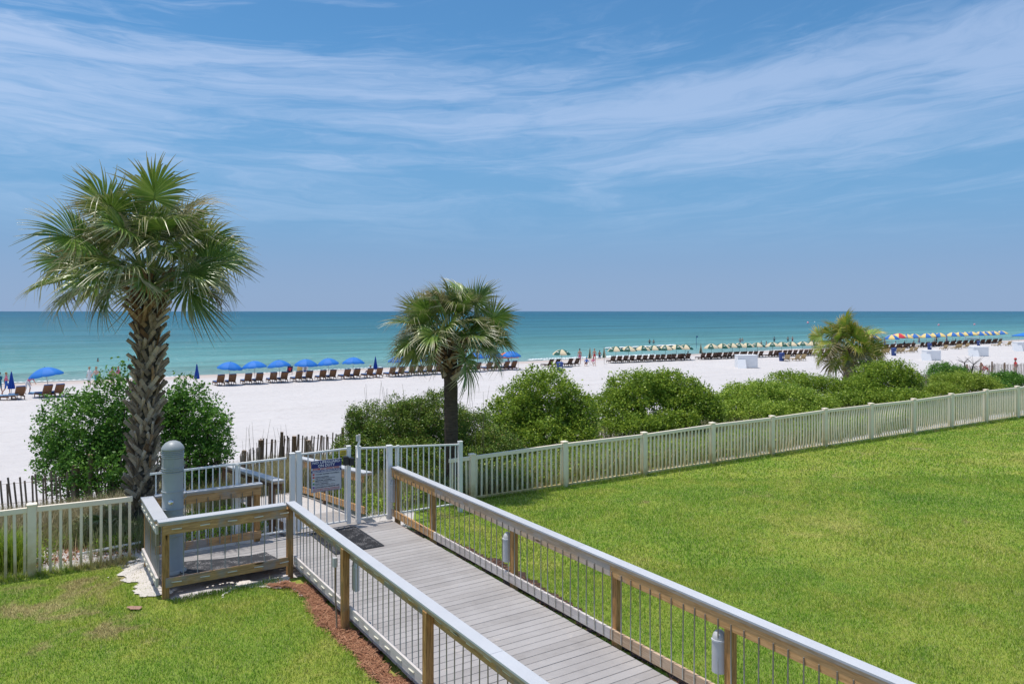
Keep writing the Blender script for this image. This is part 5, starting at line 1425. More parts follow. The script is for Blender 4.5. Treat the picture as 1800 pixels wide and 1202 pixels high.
def lounger_meshes(wm, cm, ang=58):
    """local: x across, y toward the foot; back rest at y<0"""
    fr = MB()
    for x in (-.30, .27): fr.box(x, x + .03, -.35, 1.35, .20, .28)
    for y in (-.30, .45, 1.28):
        for x in (-.30, .26): fr.box(x, x + .045, y, y + .045, -.08, .20)
    frame = fr.mesh('frame', M[wm])
    seat = MB()
    for i in range(13): seat.box(-.30, .30, -.02 + i * .105, .07 + i * .105, .281, .30)
    seat = seat.mesh('seat_slats', M[wm])
    ca, sa = math.cos(R(ang)), math.sin(R(ang))
    def bp(x, s, t): return (x, -.04 - s * ca + t * sa, .30 + s * sa + t * ca)   # s up the back, t toward the front
    bk = MB()
    for i in range(7):
        s0 = .02 + i * .108; s1 = s0 + .09
        vs = [bp(x, s, t) for t in (-.02, 0) for s in (s0, s1) for x in (-.30, .30)]
        bk.add(vs, [(0, 2, 3, 1), (4, 5, 7, 6), (0, 1, 5, 4), (2, 6, 7, 3), (0, 4, 6, 2), (1, 3, 7, 5)])
    for x0 in (-.30, .26):
        vs = [bp(x, s, t) for t in (-.045, -.02) for s in (0, .78) for x in (x0, x0 + .04)]
        bk.add(vs, [(0, 2, 3, 1), (4, 5, 7, 6), (0, 1, 5, 4), (2, 6, 7, 3), (0, 4, 6, 2), (1, 3, 7, 5)])
    back = bk.mesh('backrest', M[wm])
    cu = None
    if cm:
        q = MB(); q.bbox(-.28, .28, 0.02, 1.32, .302, .37, .015)
        vs = [bp(x, s, t) for t in (.003, .07) for s in (.03, .80) for x in (-.285, .285)]
        q.add(vs, [(0, 2, 3, 1), (4, 5, 7, 6), (0, 1, 5, 4), (2, 6, 7, 3), (0, 4, 6, 2), (1, 3, 7, 5)])
        cu = q.mesh('cushion', M[cm])
    return frame, seat, back, cu
LG = {'brown': lounger_meshes('lounger_wood', 'cushion'), 'dark': lounger_meshes('lounger_dark', None, 56), 'tan': lounger_meshes('lounger_tan', None, 50), 'darkblue': lounger_meshes('lounger_dark', 'cushion', 56)}
LGflat = lounger_meshes('lounger_wood', 'cushion_pale', 4)
def lounger(label, loc, rot, kind, group, meshes=None):
    rt = thing('lounger', label, 'sun lounger', loc, rot, group)
    for nm, me in zip(('frame', 'seat_slats', 'backrest', 'cushion'), meshes or LG[kind]):
        if me is not None: link(nm, me, rt)
    return rt
def onrow(px, py):
    p = G(px, py, SZ); p.z = gz(p.x, p.y); return p
ub = Vector((CA, SA, 0))
def pair(px, py, kind, tail, group, rot=None, dx=0.48):
    p = onrow(px, py); r = ANG if rot is None else rot
    for s, nm in ((-1, 'left'), (1, 'right')):
        q = p + Vector((math.cos(r), math.sin(r), 0)) * s * dx; q.z = gz(q.x, q.y)
        lounger('%s %s lounger %s' % (nm, 'brown' if kind == 'brown' else kind, tail), q, r + float(rng.uniform(-.05, .05)), kind, group)

# blue section ------------------------------------------------
gB = 'blue umbrellas along the waterline'; gL = 'brown loungers under the blue umbrellas'
bx_ = [(398, 677.5), (446, 675), (490, 672.5), (534, 670.5), (576, 668), (618, 666)]
for i, (px, py) in enumerate(bx_):
    pair(px - 1, py, 'brown', 'under the %s open blue umbrella right of the tall palm' % ORD[i], gL)
    p = onrow(px + 3, py - .5); open_umbrella('%s open blue umbrella right of the tall palm, counted from it' % ORD[i], p, CP_blue, .2 + .3 * i, (float(rng.uniform(-.11, .08)), float(rng.uniform(-.10, .10))), gB)
pair(657, 664, 'brown', 'of the pair by the folded blue umbrella left of the smaller palm', gL)
closed_umbrella('folded blue umbrella beside a sunbather left of the smaller palm', onrow(660, 663), CL_blue, 'folded blue umbrellas')
ub2 = [(697, 662, 'first', 'left of'), (731, 659.8, 'second', 'left of'), (762, 658, 'third', 'left of')]
for i, (px, py, o_, s_) in enumerate(ub2):
    pair(px - 1, py, 'brown', 'of the %s pair beneath the fronds left of the smaller palm trunk' % o_, gL)
    open_umbrella('%s blue umbrella half hidden by the fronds left of the smaller palm trunk' % o_, onrow(px + 4, py - .5), CP_blue, .4 * i, group=gB)
ub3 = [(832, 653.5, 'first'), (866, 651.5, 'second'), (896, 650, 'third')]
for i, (px, py, o_) in enumerate(ub3):
    pair(px - 1, py, 'brown', 'of the %s pair right of the smaller palm trunk' % o_, gL)
    open_umbrella('%s open blue umbrella right of the smaller palm trunk' % o_, onrow(px + 3, py - .5), CP_blue, .4 * i, group=gB)
open_umbrella('wide tilted blue umbrella near the left edge of the beach', onrow(88, 697), CP_blue, .35, (-.02, -.16), gB, 1.10)
lounger('left of two brown loungers under the tilted blue umbrella at the left', onrow(81, 699), ANG + .35, 'brown', gL)
lounger('right of two brown loungers under the tilted blue umbrella at the left', onrow(102, 697.5), ANG + .35, 'brown', gL)
closed_umbrella('folded blue umbrella by the left edge of the picture', onrow(20, 702), CL_blue, 'folded blue umbrellas')
closed_umbrella('folded blue umbrella just above the big shrub right of the tall palm', onrow(346, 682), CL_blue, 'folded blue umbrellas')
lounger('upright brown lounger beside the folded blue umbrella at the left edge', onrow(33, 702), ANG + .3, 'brown', gL)
lounger('flat brown lounger with pale blue cushion cut by the left edge', onrow(9, 703), ANG + 1.1, 'brown', gL, LGflat)
t_ = thing('towel', 'pale blue towel lying on the sand beside the tilted umbrella', 'towel', onrow(64, 691.5), .4)
MB().bbox(-.5, .5, -.3, .3, .0, .12, .03).build('cloth', M['cushion_pale'], t_)

# orange shade ------------------------------------------------
def shade(name, label, loc, w, d, h, rise, cm, lm='pole_white', cat='canopy', rot=ANG):
    rt = thing(name, label, cat, loc, rot)
    m = MB(); e = w / 2; f = d / 2
    m.add([(-e, -f, h), (e, -f, h), (e, f, h), (-e, f, h), (0, 0, h + rise), (-e, -f, h - .12), (e, -f, h - .12), (e, f, h - .12), (-e, f, h - .12)],
          [(0, 1, 4), (1, 2, 4), (2, 3, 4), (3, 0, 4), (5, 6, 1, 0), (6, 7, 2, 1), (7, 8, 3, 2), (8, 5, 0, 3)])
    m.build('canopy', M[cm], rt)
    for x in (-e + .03, e - .03):
        for y in (-f + .03, f - .03): MB().tube([(x, y, -.3), (x, y, h)], .02, 6).build('leg', M[lm], rt)
    return rt
shade('canopy_tent', 'orange square sunshade behind the last blue umbrellas', onrow(888, 646.5), 2.3, 2.0, 1.25, .5, 'orange_canvas')
shade('canopy_tent', 'blue square tent on the sand at the right edge', onrow(1799, 603.5), 3.0, 3.0, 1.55, .55, 'blue_canvas')

# green and cream section ------------------------------------
gG = 'green and cream umbrellas in the middle of the beach'; gD = 'dark loungers under the green and cream umbrellas'
def rowy(px): return float(np.interp(px, [976, 1076, 1190, 1300, 1430], [645.5, 638.5, 634, 629.5, 625]))
pair(972, 645, 'dark', 'of the pair left of the blue bin under the lone green umbrella', gD)
pair(1006, 643.5, 'dark', 'of the pair right of the blue bin near the lone green umbrella', gD)
open_umbrella('lone green and cream umbrella standing left of its row', onrow(987, 645), CP_green, .55, group=gG)
closed_umbrella('left folded green umbrella beside the sunbathers', onrow(1037, 641), CL_green, 'folded green and cream umbrellas')
closed_umbrella('right folded green umbrella beside the sunbathers', onrow(1062, 640), CL_green, 'folded green and cream umbrellas')
closed_umbrella('folded green and cream umbrella alone in the gap of the green row', onrow(1232, 631), CL_green, 'folded green and cream umbrellas')
gu = [1083, 1105, 1128, 1150, 1170, 1189, 1204, 1251, 1269, 1287, 1299, 1313, 1332, 1358.5, 1374, 1392, 1411, 1428]
for i, px in enumerate(gu):
    first = px < 1220; k = i if first else i - 7
    where = 'left of the gap in their row' if first else 'right of the gap in their row'
    open_umbrella('%s green and cream umbrella %s' % (ORD[k], where), onrow(px, rowy(px) - .8), CP_green, .39 + .45 * (i % 3), (float(rng.uniform(-.05, .05)), float(rng.uniform(-.05, .05))), gG)
    pair(px - 1, rowy(px), 'dark', 'under the %s green umbrella %s' % (ORD[k], where), gD, ANG - .35, .42)
pair(1239, rowy(1239), 'dark', 'of the pair beside the folded green umbrella in the gap', gD, ANG - .35, .4)
for k, px in enumerate((1447, 1463)):
    pair(px, 624 - k, 'dark', 'of the %s pair past the last green umbrella' % ORD[k], gD, ANG - .35, .42)

# yellow and blue section -------------------------------------
gY = 'yellow and blue umbrellas at the far end of the beach'; gE = 'dark loungers under the yellow and blue umbrellas'
def rowy2(px): return float(np.interp(px, [1530, 1593, 1680, 1761], [616, 611.8, 606.5, 602.3]))
yu = [1535, 1567.5, 1594, 1607, 1629, 1640, 1652, 1674, 1686, 1697, 1709.5, 1722, 1731, 1739, 1748, 1761]
for i, px in enumerate(yu):
    open_umbrella('%s yellow and blue umbrella from the left in the far row' % ORD[i], onrow(px, rowy2(px) - .5), CP_yel, .2 + .5 * (i % 4), (float(rng.uniform(-.08, .08)), float(rng.uniform(-.08, .08))), gY, 1.18)
open_umbrella('red pink and yellow umbrella among the yellow and blue ones', onrow(1580, rowy2(1580) - 1.4), CP_red, .3, group=None, sc=1.25)
closed_umbrella('folded blue and yellow umbrella left of the red one', onrow(1555, 613.5), CL_navy, 'folded blue and yellow umbrellas')
closed_umbrella('folded blue and yellow umbrella right of the seated group', onrow(1615.5, 609.5), CL_navy, 'folded blue and yellow umbrellas')
closed_umbrella('folded blue and yellow umbrella in the middle of the far row', onrow(1664, 607), CL_navy, 'folded blue and yellow umbrellas')
lx = [1551, 1562, 1573, 1586, 1600] + [1624, 1634, 1646, 1656, 1668, 1679, 1690, 1701, 1711, 1721, 1731, 1742, 1753]
for i, px in enumerate(lx):
    pair(px, rowy2(px) + .6, 'dark', 'of the %s pair from the left in the far row' % ORD[i], gE, ANG - .55, .43)
gT = 'tan loungers in front of the dark rows'
tl = [(1383, 635), (1400, 634.3), (1411, 633.8)] + [(1551, 623), (1559, 622.3), (1578, 621.2), (1585, 620.8), (1600, 619.8), (1608, 619.2), (1661, 615), (1680, 613.8), (1686, 613.2), (1699, 612), (1755, 608.6), (1773, 608)]
for i, (px, py) in enumerate(tl):
    lounger('%s tan wooden lounger from the left in front of the dark rows' % ORD[i], onrow(px, py), ANG - .5 + float(rng.uniform(-.2, .2)), 'tan', gT)
# white storage boxes with a board leaning on the left end
def storage(label, px0, px1, px2, ytop, ybot, panel, plabel):
    """front from px0 to px1, right end to px2"""
    pA = onrow(px1, ybot); Y = pA.y; h = (ybot - ytop) / F * Y
    w = (px1 - px0) / F * Y * 1.05
    rt = thing('storage_box', label, 'box', pA, -.02, 'white storage boxes on the sand')
    d = 1.35
    MB().bbox(-w, 0, 0, d, -.05, h - .06, .01).build('box_body', M['white_paint'], rt)
    MB().bbox(-w - .03, .03, -.03, d + .03, h - .06, h, .008).build('lid', M['white_paint'], rt)
    MB().box(-w, 0, -.004, -.001, .02, .05).build('skid', M['wood_grey'], rt)
    # leaning board
    pw = (panel[1] - panel[0]) / F * Y; ph = h * .74
    b = thing('board', plabel, 'board', (ray(panel[0], Y) , Y - .55, gz(ray(panel[0], Y), Y - .55)), 0, 'boards leaning against the storage boxes')
    MB().bbox(0, pw, 0, .03, -.04, ph, .004).build('sheet', M['white_paint'], b, (0, 0, 0), (R(-24), 0, 0))
    return rt
storage('large white box on the sand, nearest of the four', 1299, 1332, 1347, 624, 647, (1295, 1310), 'white board leaning against the nearest white box')
storage('second nearest white box on the sand, right of the squat palm', 1631, 1654, 1662, 616, 633.5, (1617, 1634), 'white board leaning against the second nearest white box')
storage('white box on the sand between the two rightmost shrubs', 1713, 1738, 1745, 609.5, 626.5, (1701, 1718), 'white board leaning against the third white box')
storage('white box on the sand cut by the right edge', 1790, 1812, 1820, 601, 617, (1779, 1795), 'white board leaning against the box at the right edge')
# bins
def bin_(label, px, py, sc=1.0):
    rt = thing('trash_bin', label, 'bin', onrow(px, py), .2, 'blue bins on the beach'); rt.scale = (sc, sc, sc)
    m = MB(); m.lathe([(0.001, 0), (.25, 0), (.29, .78), (.30, .80)], 14); m.build('barrel', M['bin_blue'], rt)
    MB().lathe([(.31, .80), (.31, .84), (.2, .90), (.001, .92)], 14).build('lid', M['bin_blue'], rt)
    MB().box(-.11, .11, -.297, -.287, .30, .52).build('label_plate', M['white_side'], rt)
bin_('blue bin among the dark loungers above the nearest rounded shrub', 984, 655, 1.25)
bin_('blue bin in front of the right half of the green row', 1374, 634.5, 1.2)
bin_('blue bin just right of the squat palm', 1571, 625, 1.25)
bin_('blue bin behind the second nearest white box', 1634, 614.5, 1.2)
bin_('blue bin in the far row above the third white box', 1720, 607.5, 1.0)
# buoys
for px, py, cm, lab, s in ((1420, 567.5, 'buoy_pink', 'pink buoy floating left of the white one', 1.0), (1432, 565.5, 'white_paint', 'small white buoy on the open water', .5), (1650, 571.5, 'buoy_pink', 'pink buoy floating above the far umbrellas', .9), (1713, 570.5, 'buoy_pink', 'rightmost pink buoy on the water', .9)):
    p = G(px, py + 1.2, SEA_Z); rt = thing('buoy', lab, 'buoy', p); q = p.y / 500.0 * s
    m = MB(); m.lathe([(.001, 1.35 * q), (.35 * q, 1.25 * q), (.62 * q, .8 * q), (.7 * q, .3 * q), (.6 * q, -.3 * q)], 14); m.build('float', M[cm], rt)
    MB().lathe([(.72 * q, .22 * q), (.74 * q, .3 * q), (.72 * q, .38 * q)], 14).build('band', M['white_side'], rt)
# pole at the waterline
p = G(1224, 613, SEA_Z); rt = thing('marker_pole', 'thin blue pole standing in the shallow water', 'pole', (p.x, p.y, SEA_Z))
MB().tube([(0, 0, -.8), (0, 0, 2.4)], .035, 6).build('shaft', M['bin_blue'], rt); MB().box(0, .3, -.01, .01, 2.15, 2.38).build('pennant', M['bin_blue'], rt)
# white dinghy at the edge
p = G(1709, 597, SEA_Z); rt = thing('boat', 'small white boat in the shallows behind the far umbrellas', 'boat', (p.x, p.y, SEA_Z), .1)
hull = MB(); vs = []; fs = []; prof = [(-1, .15), (-.9, .8), (-.3, 1), (.4, .9), (.85, .5), (1.0, .06)]
for (s, w) in prof: vs += [(s * 2.0, -w * .7, .55), (s * 1.9, -w * .35, -.15), (s * 1.9, w * .35, -.15), (s * 2.0, w * .7, .55)]
for i in range(5):
    o_ = i * 4
    for k in range(3): fs.append((o_ + k, o_ + k + 1, o_ + 5 + k, o_ + 4 + k))
fs += [(0, 1, 2, 3), (20, 23, 22, 21)]
hull.add(vs, fs).build('hull', M['white_paint'], rt); MB().box(-.3, 0, -.6, .6, .4, .46).build('thwart', M['wood_grey'], rt); MB().box(.7, .95, -.5, .5, .4, .46).build('thwart', M['wood_grey'], rt)

# ------------------------------------------------------------------ people
def body_mesh(J, E, Rd, mats, segm):
    """one skinned, continuous body; each face takes the material of its nearest limb"""
    me = bpy.data.meshes.new('body'); names = list(J); idx = {n: i for i, n in enumerate(names)}
    me.from_pydata([J[n] for n in names], [(idx[a], idx[b]) for a, b in E], [])
    o = bpy.data.objects.new('body', me); C.objects.link(o)
    sk = o.modifiers.new('s', 'SKIN'); sk.use_smooth_shade = True; ss = o.modifiers.new('u', 'SUBSURF'); ss.levels = 1
    me.skin_vertices[0].data  # created with the modifier's layer
    for n in names:
        r = Rd.get(n, .05); me.skin_vertices[0].data[idx[n]].radius = r if hasattr(r, '__len__') else (r, r)
        me.skin_vertices[0].data[idx[n]].use_root = (n == 'pelvis')
    bpy.context.view_layer.update()
    out = bpy.data.meshes.new_from_object(o.evaluated_get(bpy.context.evaluated_depsgraph_get()))
    bpy.data.objects.remove(o)
    out.materials.clear()
    for m in mats: out.materials.append(M[m])
    S0 = [(Vector(J[a]), Vector(J[b]), segm.get((a, b), 0)) for a, b in E]
    for p in out.polygons:
        c = p.center; best = 9; bm_ = 0
        for a, b, k in S0:
            ab = b - a; t = max(0, min(1, (c - a).dot(ab) / max(ab.length_squared, 1e-9))); d = (a + ab * t - c).length
            if d < best: best = d; bm_ = k
        p.material_index = bm_; p.use_smooth = True
    return out
E_ = [('pelvis', 'waist'), ('waist', 'chest'), ('chest', 'neck'), ('neck', 'chin'), ('chin', 'crown')]
for s_ in 'LR':
    E_ += [('chest', 'sh' + s_), ('sh' + s_, 'el' + s_), ('el' + s_, 'wr' + s_), ('wr' + s_, 'ha' + s_), ('pelvis', 'hi' + s_), ('hi' + s_, 'kn' + s_), ('kn' + s_, 'an' + s_), ('an' + s_, 'to' + s_)]
RD = dict(pelvis=(.13, .10), waist=(.115, .09), chest=(.135, .10), neck=.05, chin=.078, crown=.07)
for s_ in 'LR': RD.update({'sh' + s_: .055, 'el' + s_: .038, 'wr' + s_: .026, 'ha' + s_: .03, 'hi' + s_: .085, 'kn' + s_: .052, 'an' + s_: .034, 'to' + s_: .03})
def stand(kind='stand'):
    J = dict(pelvis=(0, 0, .93), waist=(0, 0, 1.10), chest=(0, 0, 1.32), neck=(0, .0, 1.47), chin=(0, .01, 1.57), crown=(0, .0, 1.66),
             shL=(-.17, 0, 1.38), elL=(-.23, -.02, 1.12), wrL=(-.24, .04, .89), haL=(-.24, .07, .80), shR=(.17, 0, 1.38), elR=(.23, -.02, 1.12), wrR=(.24, .04, .89), haR=(.24, .07, .80),
             hiL=(-.09, 0, .88), knL=(-.10, .02, .49), anL=(-.10, -.02, .08), toL=(-.11, .13, .03), hiR=(.09, 0, .88), knR=(.10, .02, .49), anR=(.10, -.02, .08), toR=(.11, .13, .03))
    if kind == 'walk':
        J.update(knL=(-.09, .20, .52), anL=(-.09, .22, .10), toL=(-.09, .36, .06), knR=(.09, -.06, .50), anR=(.09, -.30, .12), toR=(.09, -.20, .03), elL=(-.21, -.14, 1.13), wrL=(-.2, -.12, .9), haL=(-.2, -.1, .82), elR=(.21, .12, 1.14), wrR=(.2, .26, .98), haR=(.2, .32, .93))
    if kind == 'bend':
        J.update(waist=(0, .10, 1.06), chest=(0, .28, 1.18), neck=(0, .42, 1.26), chin=(0, .50, 1.33), crown=(0, .55, 1.40), shL=(-.17, .32, 1.22), shR=(.17, .32, 1.22), elL=(-.2, .42, .98), wrL=(-.19, .56, .80), haL=(-.19, .62, .74), elR=(.2, .40, .98), wrR=(.2, .50, .76), haR=(.2, .55, .68),
                 knL=(-.09, .18, .50), anL=(-.09, .10, .09), toL=(-.09, .25, .04), knR=(.09, -.02, .50), anR=(.09, -.16, .09), toR=(.09, -.02, .03))
    if kind == 'hips':
        J.update(elL=(-.36, -.06, 1.16), wrL=(-.2, .05, 1.02), haL=(-.15, .08, 1.0), elR=(.36, -.06, 1.16), wrR=(.2, .05, 1.02), haR=(.15, .08, 1.0))
    if kind == 'sit':       # reclining on a lounger, seat height .38, feet toward +y
        J.update(pelvis=(0, .10, .48), waist=(0, .0, .62), chest=(0, -.12, .80), neck=(0, -.2, .95), chin=(0, -.22, 1.05), crown=(0, -.24, 1.14), shL=(-.17, -.15, .86), shR=(.17, -.15, .86), elL=(-.25, .0, .66), wrL=(-.2, .2, .6), haL=(-.18, .27, .6), elR=(.25, .0, .66), wrR=(.2, .2, .6), haR=(.18, .27, .6),
                 hiL=(-.09, .14, .46), hiR=(.09, .14, .46), knL=(-.11, .52, .66), knR=(.11, .54, .60), anL=(-.11, .82, .42), anR=(.11, .92, .42), toL=(-.11, .95, .46), toR=(.11, 1.04, .46))
    if kind == 'low':       # sitting on a low beach chair
        J.update(pelvis=(0, .0, .28), waist=(0, -.06, .43), chest=(0, -.12, .62), neck=(0, -.15, .77), chin=(0, -.14, .87), crown=(0, -.15, .96), shL=(-.17, -.12, .68), shR=(.17, -.12, .68), elL=(-.26, .0, .46), wrL=(-.2, .2, .46), haL=(-.18, .27, .46), elR=(.26, .0, .46), wrR=(.2, .2, .46), haR=(.18, .27, .46),
                 hiL=(-.09, .05, .26), hiR=(.09, .05, .26), knL=(-.13, .42, .44), knR=(.13, .42, .44), anL=(-.11, .68, .10), anR=(.11, .68, .10), toL=(-.11, .82, .05), toR=(.11, .82, .05))
    return J
_bodies = {}
def person(label, loc, rot, kind='stand', skin='skin', top=None, bottom='cloth_navy', hair='hair_dark', hat=None, h=1.0, group=None):
    key = (kind, skin, top, bottom)
    if key not in _bodies:
        J = stand(kind); segm = {}
        if bottom:
            segm[('pelvis', 'waist')] = 2
            for s in 'LR': segm[('pelvis', 'hi' + s)] = 2; segm[('hi' + s, 'kn' + s)] = 2
        if top:
            segm[('waist', 'chest')] = 1; segm[('chest', 'neck')] = 1
            for s in 'LR': segm[('chest', 'sh' + s)] = 1; segm[('sh' + s, 'el' + s)] = 1
        _bodies[key] = (body_mesh(J, E_, RD, [skin, top or skin, bottom or skin], segm), J)
    me, J = _bodies[key]
    rt = thing('person', label, 'person', loc, rot, group); rt.scale = (h, h, h)
    link('body', me, rt)
    c = Vector(J['crown']); ch = Vector(J['chin'])
    up = (c - ch).normalized()
    q = Vector((0, 0, 1)).rotation_difference(up).to_euler()
    MB().lathe([(.086, -.02), (.090, .03), (.075, .08), (.04, .105), (.001, .11)], 12).build('hair', M[hair], rt, c - up * .03 - Vector((0, .012, 0)), q)
    MB().lathe([(.001, .022), (.013, .008), (.013, -.01), (.001, -.014)], 6).build('nose', M[skin], rt, ch + Vector((0, .082, .02)), (R(-90), 0, 0))
    if hat:
        MB().lathe([(.15 if hat == 'cloth_khaki' else .10, .0), (.098, .012), (.095, .07), (.06, .12), (.001, .13)], 14).add([(-.07, .08, .01), (.07, .08, .01), (.05, .19, .0), (-.05, .19, .0)], [(0, 1, 2, 3)]).build('hat', M[hat], rt, c - up * .01, q)
    return rt
# facing: local +y is the way the person looks
person('person in pink top bending to the right on the sand', onrow(48, 692.5), R(-100), 'bend', 'skin', 'cloth_pink', 'cloth_white', 'hair_fair', 'cloth_khaki')
person('person in pink top walking behind the folded umbrella at the left edge', onrow(11, 694), R(-60), 'walk', 'skin', 'cloth_pink', 'cloth_blue', 'hair_fair')
person('person in teal top cut by the left edge', onrow(-1, 694), R(60), 'walk', 'skin', 'cloth_teal', 'cloth_teal', 'hair_dark')
person('left of two pale bathers standing above the big shrub', onrow(157, 681), R(160), 'stand', 'skin_pale', 'cloth_white', 'cloth_white', 'hair_fair')
person('right of two pale bathers standing above the big shrub', onrow(169, 683), R(160), 'walk', 'skin_pale', None, 'cloth_aqua', 'hair_fair', h=1.05)
person('sunburnt bather partly hidden by the left side of the tall palm', onrow(197, 682), R(20), 'walk', 'skin', None, 'cloth_khaki', 'hair_dark')
person('bather with yellow hat partly hidden by the big shrub', onrow(208, 680), R(-20), 'stand', 'skin', 'cloth_pink', 'cloth_khaki', 'hair_fair')
def water(label, px, py, kind='stand', depth=1.0, skin='skin', top=None, bottom='cloth_navy', hair='hair_dark', rot=0.0):
    p = G(px, py, SEA_Z); person(label, (p.x, p.y, SEA_Z - depth), rot, kind, skin, top, bottom, hair)
water('swimmer with dark hair in the sea left of the tall palm', 172, 635, 'stand', 1.28, 'skin_brown', None, 'cloth_navy', 'hair_dark', 2.6)
water('swimmer close to the left side of the tall palm trunk', 226, 635, 'stand', 1.33, 'skin', None, 'cloth_navy', 'hair_fair', 2.9)
water('left of two bathers in the surf behind the green row', 1142, 604, 'hips', .72, 'skin_brown', None, 'cloth_navy')
water('right of two bathers in the surf behind the green row', 1149, 604, 'stand', .78, 'skin', None, 'cloth_grey')
water('left bather of the couple wading behind the green umbrellas', 1301, 602.5, 'hips', .6, 'skin', None, 'cloth_pink')
water('right bather of the couple wading behind the green umbrellas', 1305, 602.5, 'stand', .6, 'skin_pale', None, 'cloth_white', 'hair_fair')
water('lone tall bather wading beyond the last green umbrellas', 1361, 602, 'stand', .35, 'skin', 'cloth_grey', 'cloth_black')
water('left of two bathers wading left of the squat palm', 1385, 601, 'stand', .45, 'skin', None, 'cloth_navy')
water('right of two bathers wading left of the squat palm', 1393, 600.5, 'hips', .45, 'skin_pale', None, 'cloth_red', 'hair_fair')
for i, (px, py, lab, bt) in enumerate(((1338, 612.5, 'bather in the shallows under the sixth right-hand green umbrella', 'cloth_pink'), (1347, 613, 'bather in red trunks in the shallows between two green umbrellas', 'cloth_red'), (1427, 609.5, 'bather in pink at the waterline under the last green umbrella', 'cloth_pink'))):
    water(lab, px, py, 'walk', .3, 'skin', None, bt, 'hair_dark', i)
def seatman(label, px, py, rot=ANG, **kw):
    p = onrow(px, py); person(label, p, rot, 'sit', **kw)
seatman('person in red reclining on a lounger by the folded blue umbrella', 649.5, 664.0, top='cloth_red', bottom='cloth_navy', hat='cloth_khaki')
seatman('dark haired person reclining under the last left-hand green umbrella', 1208, rowy(1208), ANG - .35, skin='skin_brown', top='cloth_black')
seatman('person in white shirt reclining under the leftmost yellow umbrellas', 1573, 611.8, ANG - .5, top='cloth_white')
seatman('person in dark blue reclining below the red umbrella', 1589, 611.0, ANG - .5, top='cloth_navy', skin='skin_brown')
seatman('sunburnt person sitting right of the group in dark blue', 1605, 610.4, ANG - .5, top=None, skin='skin')
seatman('person sunbathing without shirt in the far row', 1641, 608.9, ANG - .5, top=None, skin='skin')
seatman('person with black hair lounging in the middle of the far row', 1678.5, 606.6, ANG - .5, top='cloth_black')
person('person standing in shorts in front of the far yellow umbrella', onrow(1646, 605), 2.8, 'hips', 'skin_brown', None, 'cloth_black', 'hair_dark', h=1.05)
person('thin person standing beside the left folded green umbrella', onrow(1019, 640), 2.6, 'stand', 'skin', None, 'cloth_pink', 'hair_dark', h=1.08)
person('person standing between the two folded green umbrellas', onrow(1045, 637), 2.6, 'stand', 'skin', None, 'cloth_red', 'hair_fair')
person('person standing at the water right of the folded green umbrellas', (G(1054, 633, SEA_Z).x, G(1054, 633, SEA_Z).y, SEA_Z - .3), 2.6, 'stand', 'skin_brown', None, 'cloth_navy')
person('person in blue sitting on the sand beside the folded green umbrella', onrow(1031, 643), 2.9, 'low', 'skin', 'cloth_blue', 'cloth_navy', 'hair_dark', 'cloth_aqua')
person('person in pink sitting on the sand between folded green umbrellas', onrow(1043, 642.5), 3.2, 'low', 'skin', 'cloth_pink', 'cloth_white', 'hair_fair')
person('person in black sitting under the orange sunshade', onrow(892, 646), ANG, 'low', 'skin_brown', 'cloth_black', 'cloth_black')
def beach_chair(label, px, py, cm):
    rt = thing('beach_chair', label, 'chair', onrow(px, py), ANG)
    MB().add([(-.28, 0, .26), (.28, 0, .26), (.28, .48, .24), (-.28, .48, .24), (-.28, 0, .23), (.28, 0, .23), (.28, .48, .21), (-.28, .48, .21)], [(0, 1, 2, 3), (7, 6, 5, 4), (0, 4, 5, 1), (2, 6, 7, 3)]).build('seat', M[cm], rt)
    MB().add([(-.28, 0, .26), (.28, 0, .26), (.28, -.25, .86), (-.28, -.25, .86), (-.28, .02, .27), (.28, .02, .27), (.28, -.23, .87), (-.28, -.23, .87)], [(0, 3, 2, 1), (4, 5, 6, 7), (2, 3, 7, 6)]).build('backrest', M[cm], rt)
    for x in (-.29, .29):
        MB().tube([(x, -.26, .88), (x, .02, .22), (x, .3, -.03)], .013, 6).build('frame', M['alu'], rt)
        MB().tube([(x, -.2, -.03), (x, .1, .25), (x, .5, .24)], .013, 6).build('frame', M['alu'], rt)
beach_chair('dark beach chair by the water between the third and fourth blue umbrellas', 509, 657, 'cloth_navy')
person('person in red sitting in the dark beach chair by the water', onrow(509, 657), ANG, 'low', 'skin', 'cloth_red', 'cloth_black')
beach_chair('yellow beach chair by the water below the fourth blue umbrella', 526.5, 656, 'yellow_canvas')
beach_chair('pale beach chair by the water beside the yellow one', 536, 656, 'cloth_white')
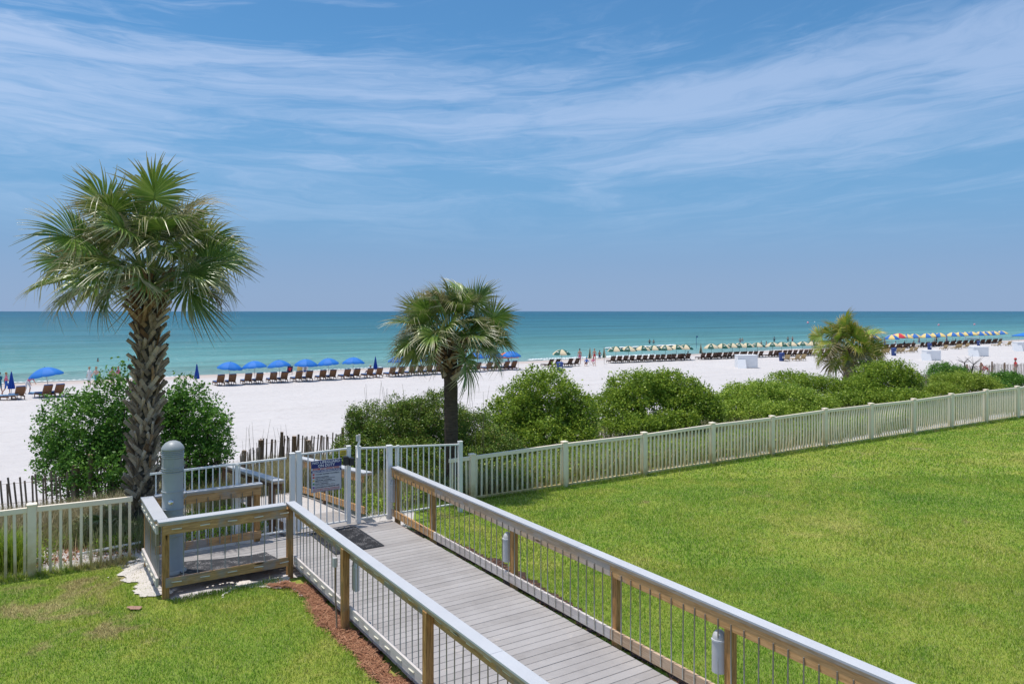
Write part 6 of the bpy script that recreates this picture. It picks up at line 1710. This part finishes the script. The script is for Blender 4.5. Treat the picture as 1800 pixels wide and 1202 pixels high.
person('person in grey sitting in the pale beach chair', onrow(536, 656), ANG, 'low', 'skin', 'cloth_grey', 'cloth_blue')
# two people in red working behind the far sand fence
def fenceman(label, px, Y, pose, rot, hat):
    x = ray(px, Y); person(label, (x, Y, gz(x, Y)), rot, pose, 'skin', 'cloth_red', 'cloth_khaki', 'hair_dark', hat, h=1.04)
fenceman('left person in red shirt and cap behind the far sand fence', 1739, 60, 'bend', R(80), 'cloth_red')
fenceman('right person in red shirt and cap behind the far sand fence', 1785, 62, 'stand', R(80), 'cloth_red')
# burnt-looking snag in the far dunes
x = ray(1702, 49); sn = thing('dead_shrub', 'bare black shrub with thin twigs before the far white boxes', 'dead shrub', (x, 49, gz(x, 49)))
mb = MB()
for dx, dz in ((-.25, 1.7), (.35, 1.6), (.1, 1.2), (-.7, 1.3), (.8, 1.1)):
    mb.tube([(0, 0, -.1), (dx * .4, 0, dz * .5), (dx, 0, dz)], [.07, .06, .035], 6)
    for k in range(12): 
        q = Vector((dx, 0, dz)); e_ = q + Vector((float(rng.uniform(-.6, .6)), float(rng.uniform(-.3, .3)), float(rng.uniform(.1, .6)))); mb.tube([q, e_], [.012, .005], 4, cap=False)
mb.build('branches', M['hair_dark'], sn)
# white post beside the squat palm, conduit and turquoise chair far away
x = ray(1510, 41.5); wp = thing('marker_post', 'short white post beside the squat palm trunk', 'post', (x, 41.5, gz(x, 41.5)))
MB().bbox(-.06, .06, -.06, .06, -.2, 1.35, .006).build('shaft', M['white_paint'], wp); MB().bbox(-.075, .075, -.075, .075, 1.35, 1.39, .006).build('cap', M['white_paint'], wp)
pc = thing('pipe', 'white plastic pipe lying on the sand behind the left picket fence', 'pipe', W(1.15, 15.05, float(ground_z(15.05, 1.15)) + .10), ANG)
MB().tube([(-.45, 0, -.02), (.55, 0, .02)], .022, 10).build('tube', M['white_paint'], pc)
MB().lathe([(.022, 0), (.03, .0), (.03, .06), (.022, .06)], 10).build('coupling', M['white_paint'], pc, (.1, 0, .0), (0, R(90), 0))
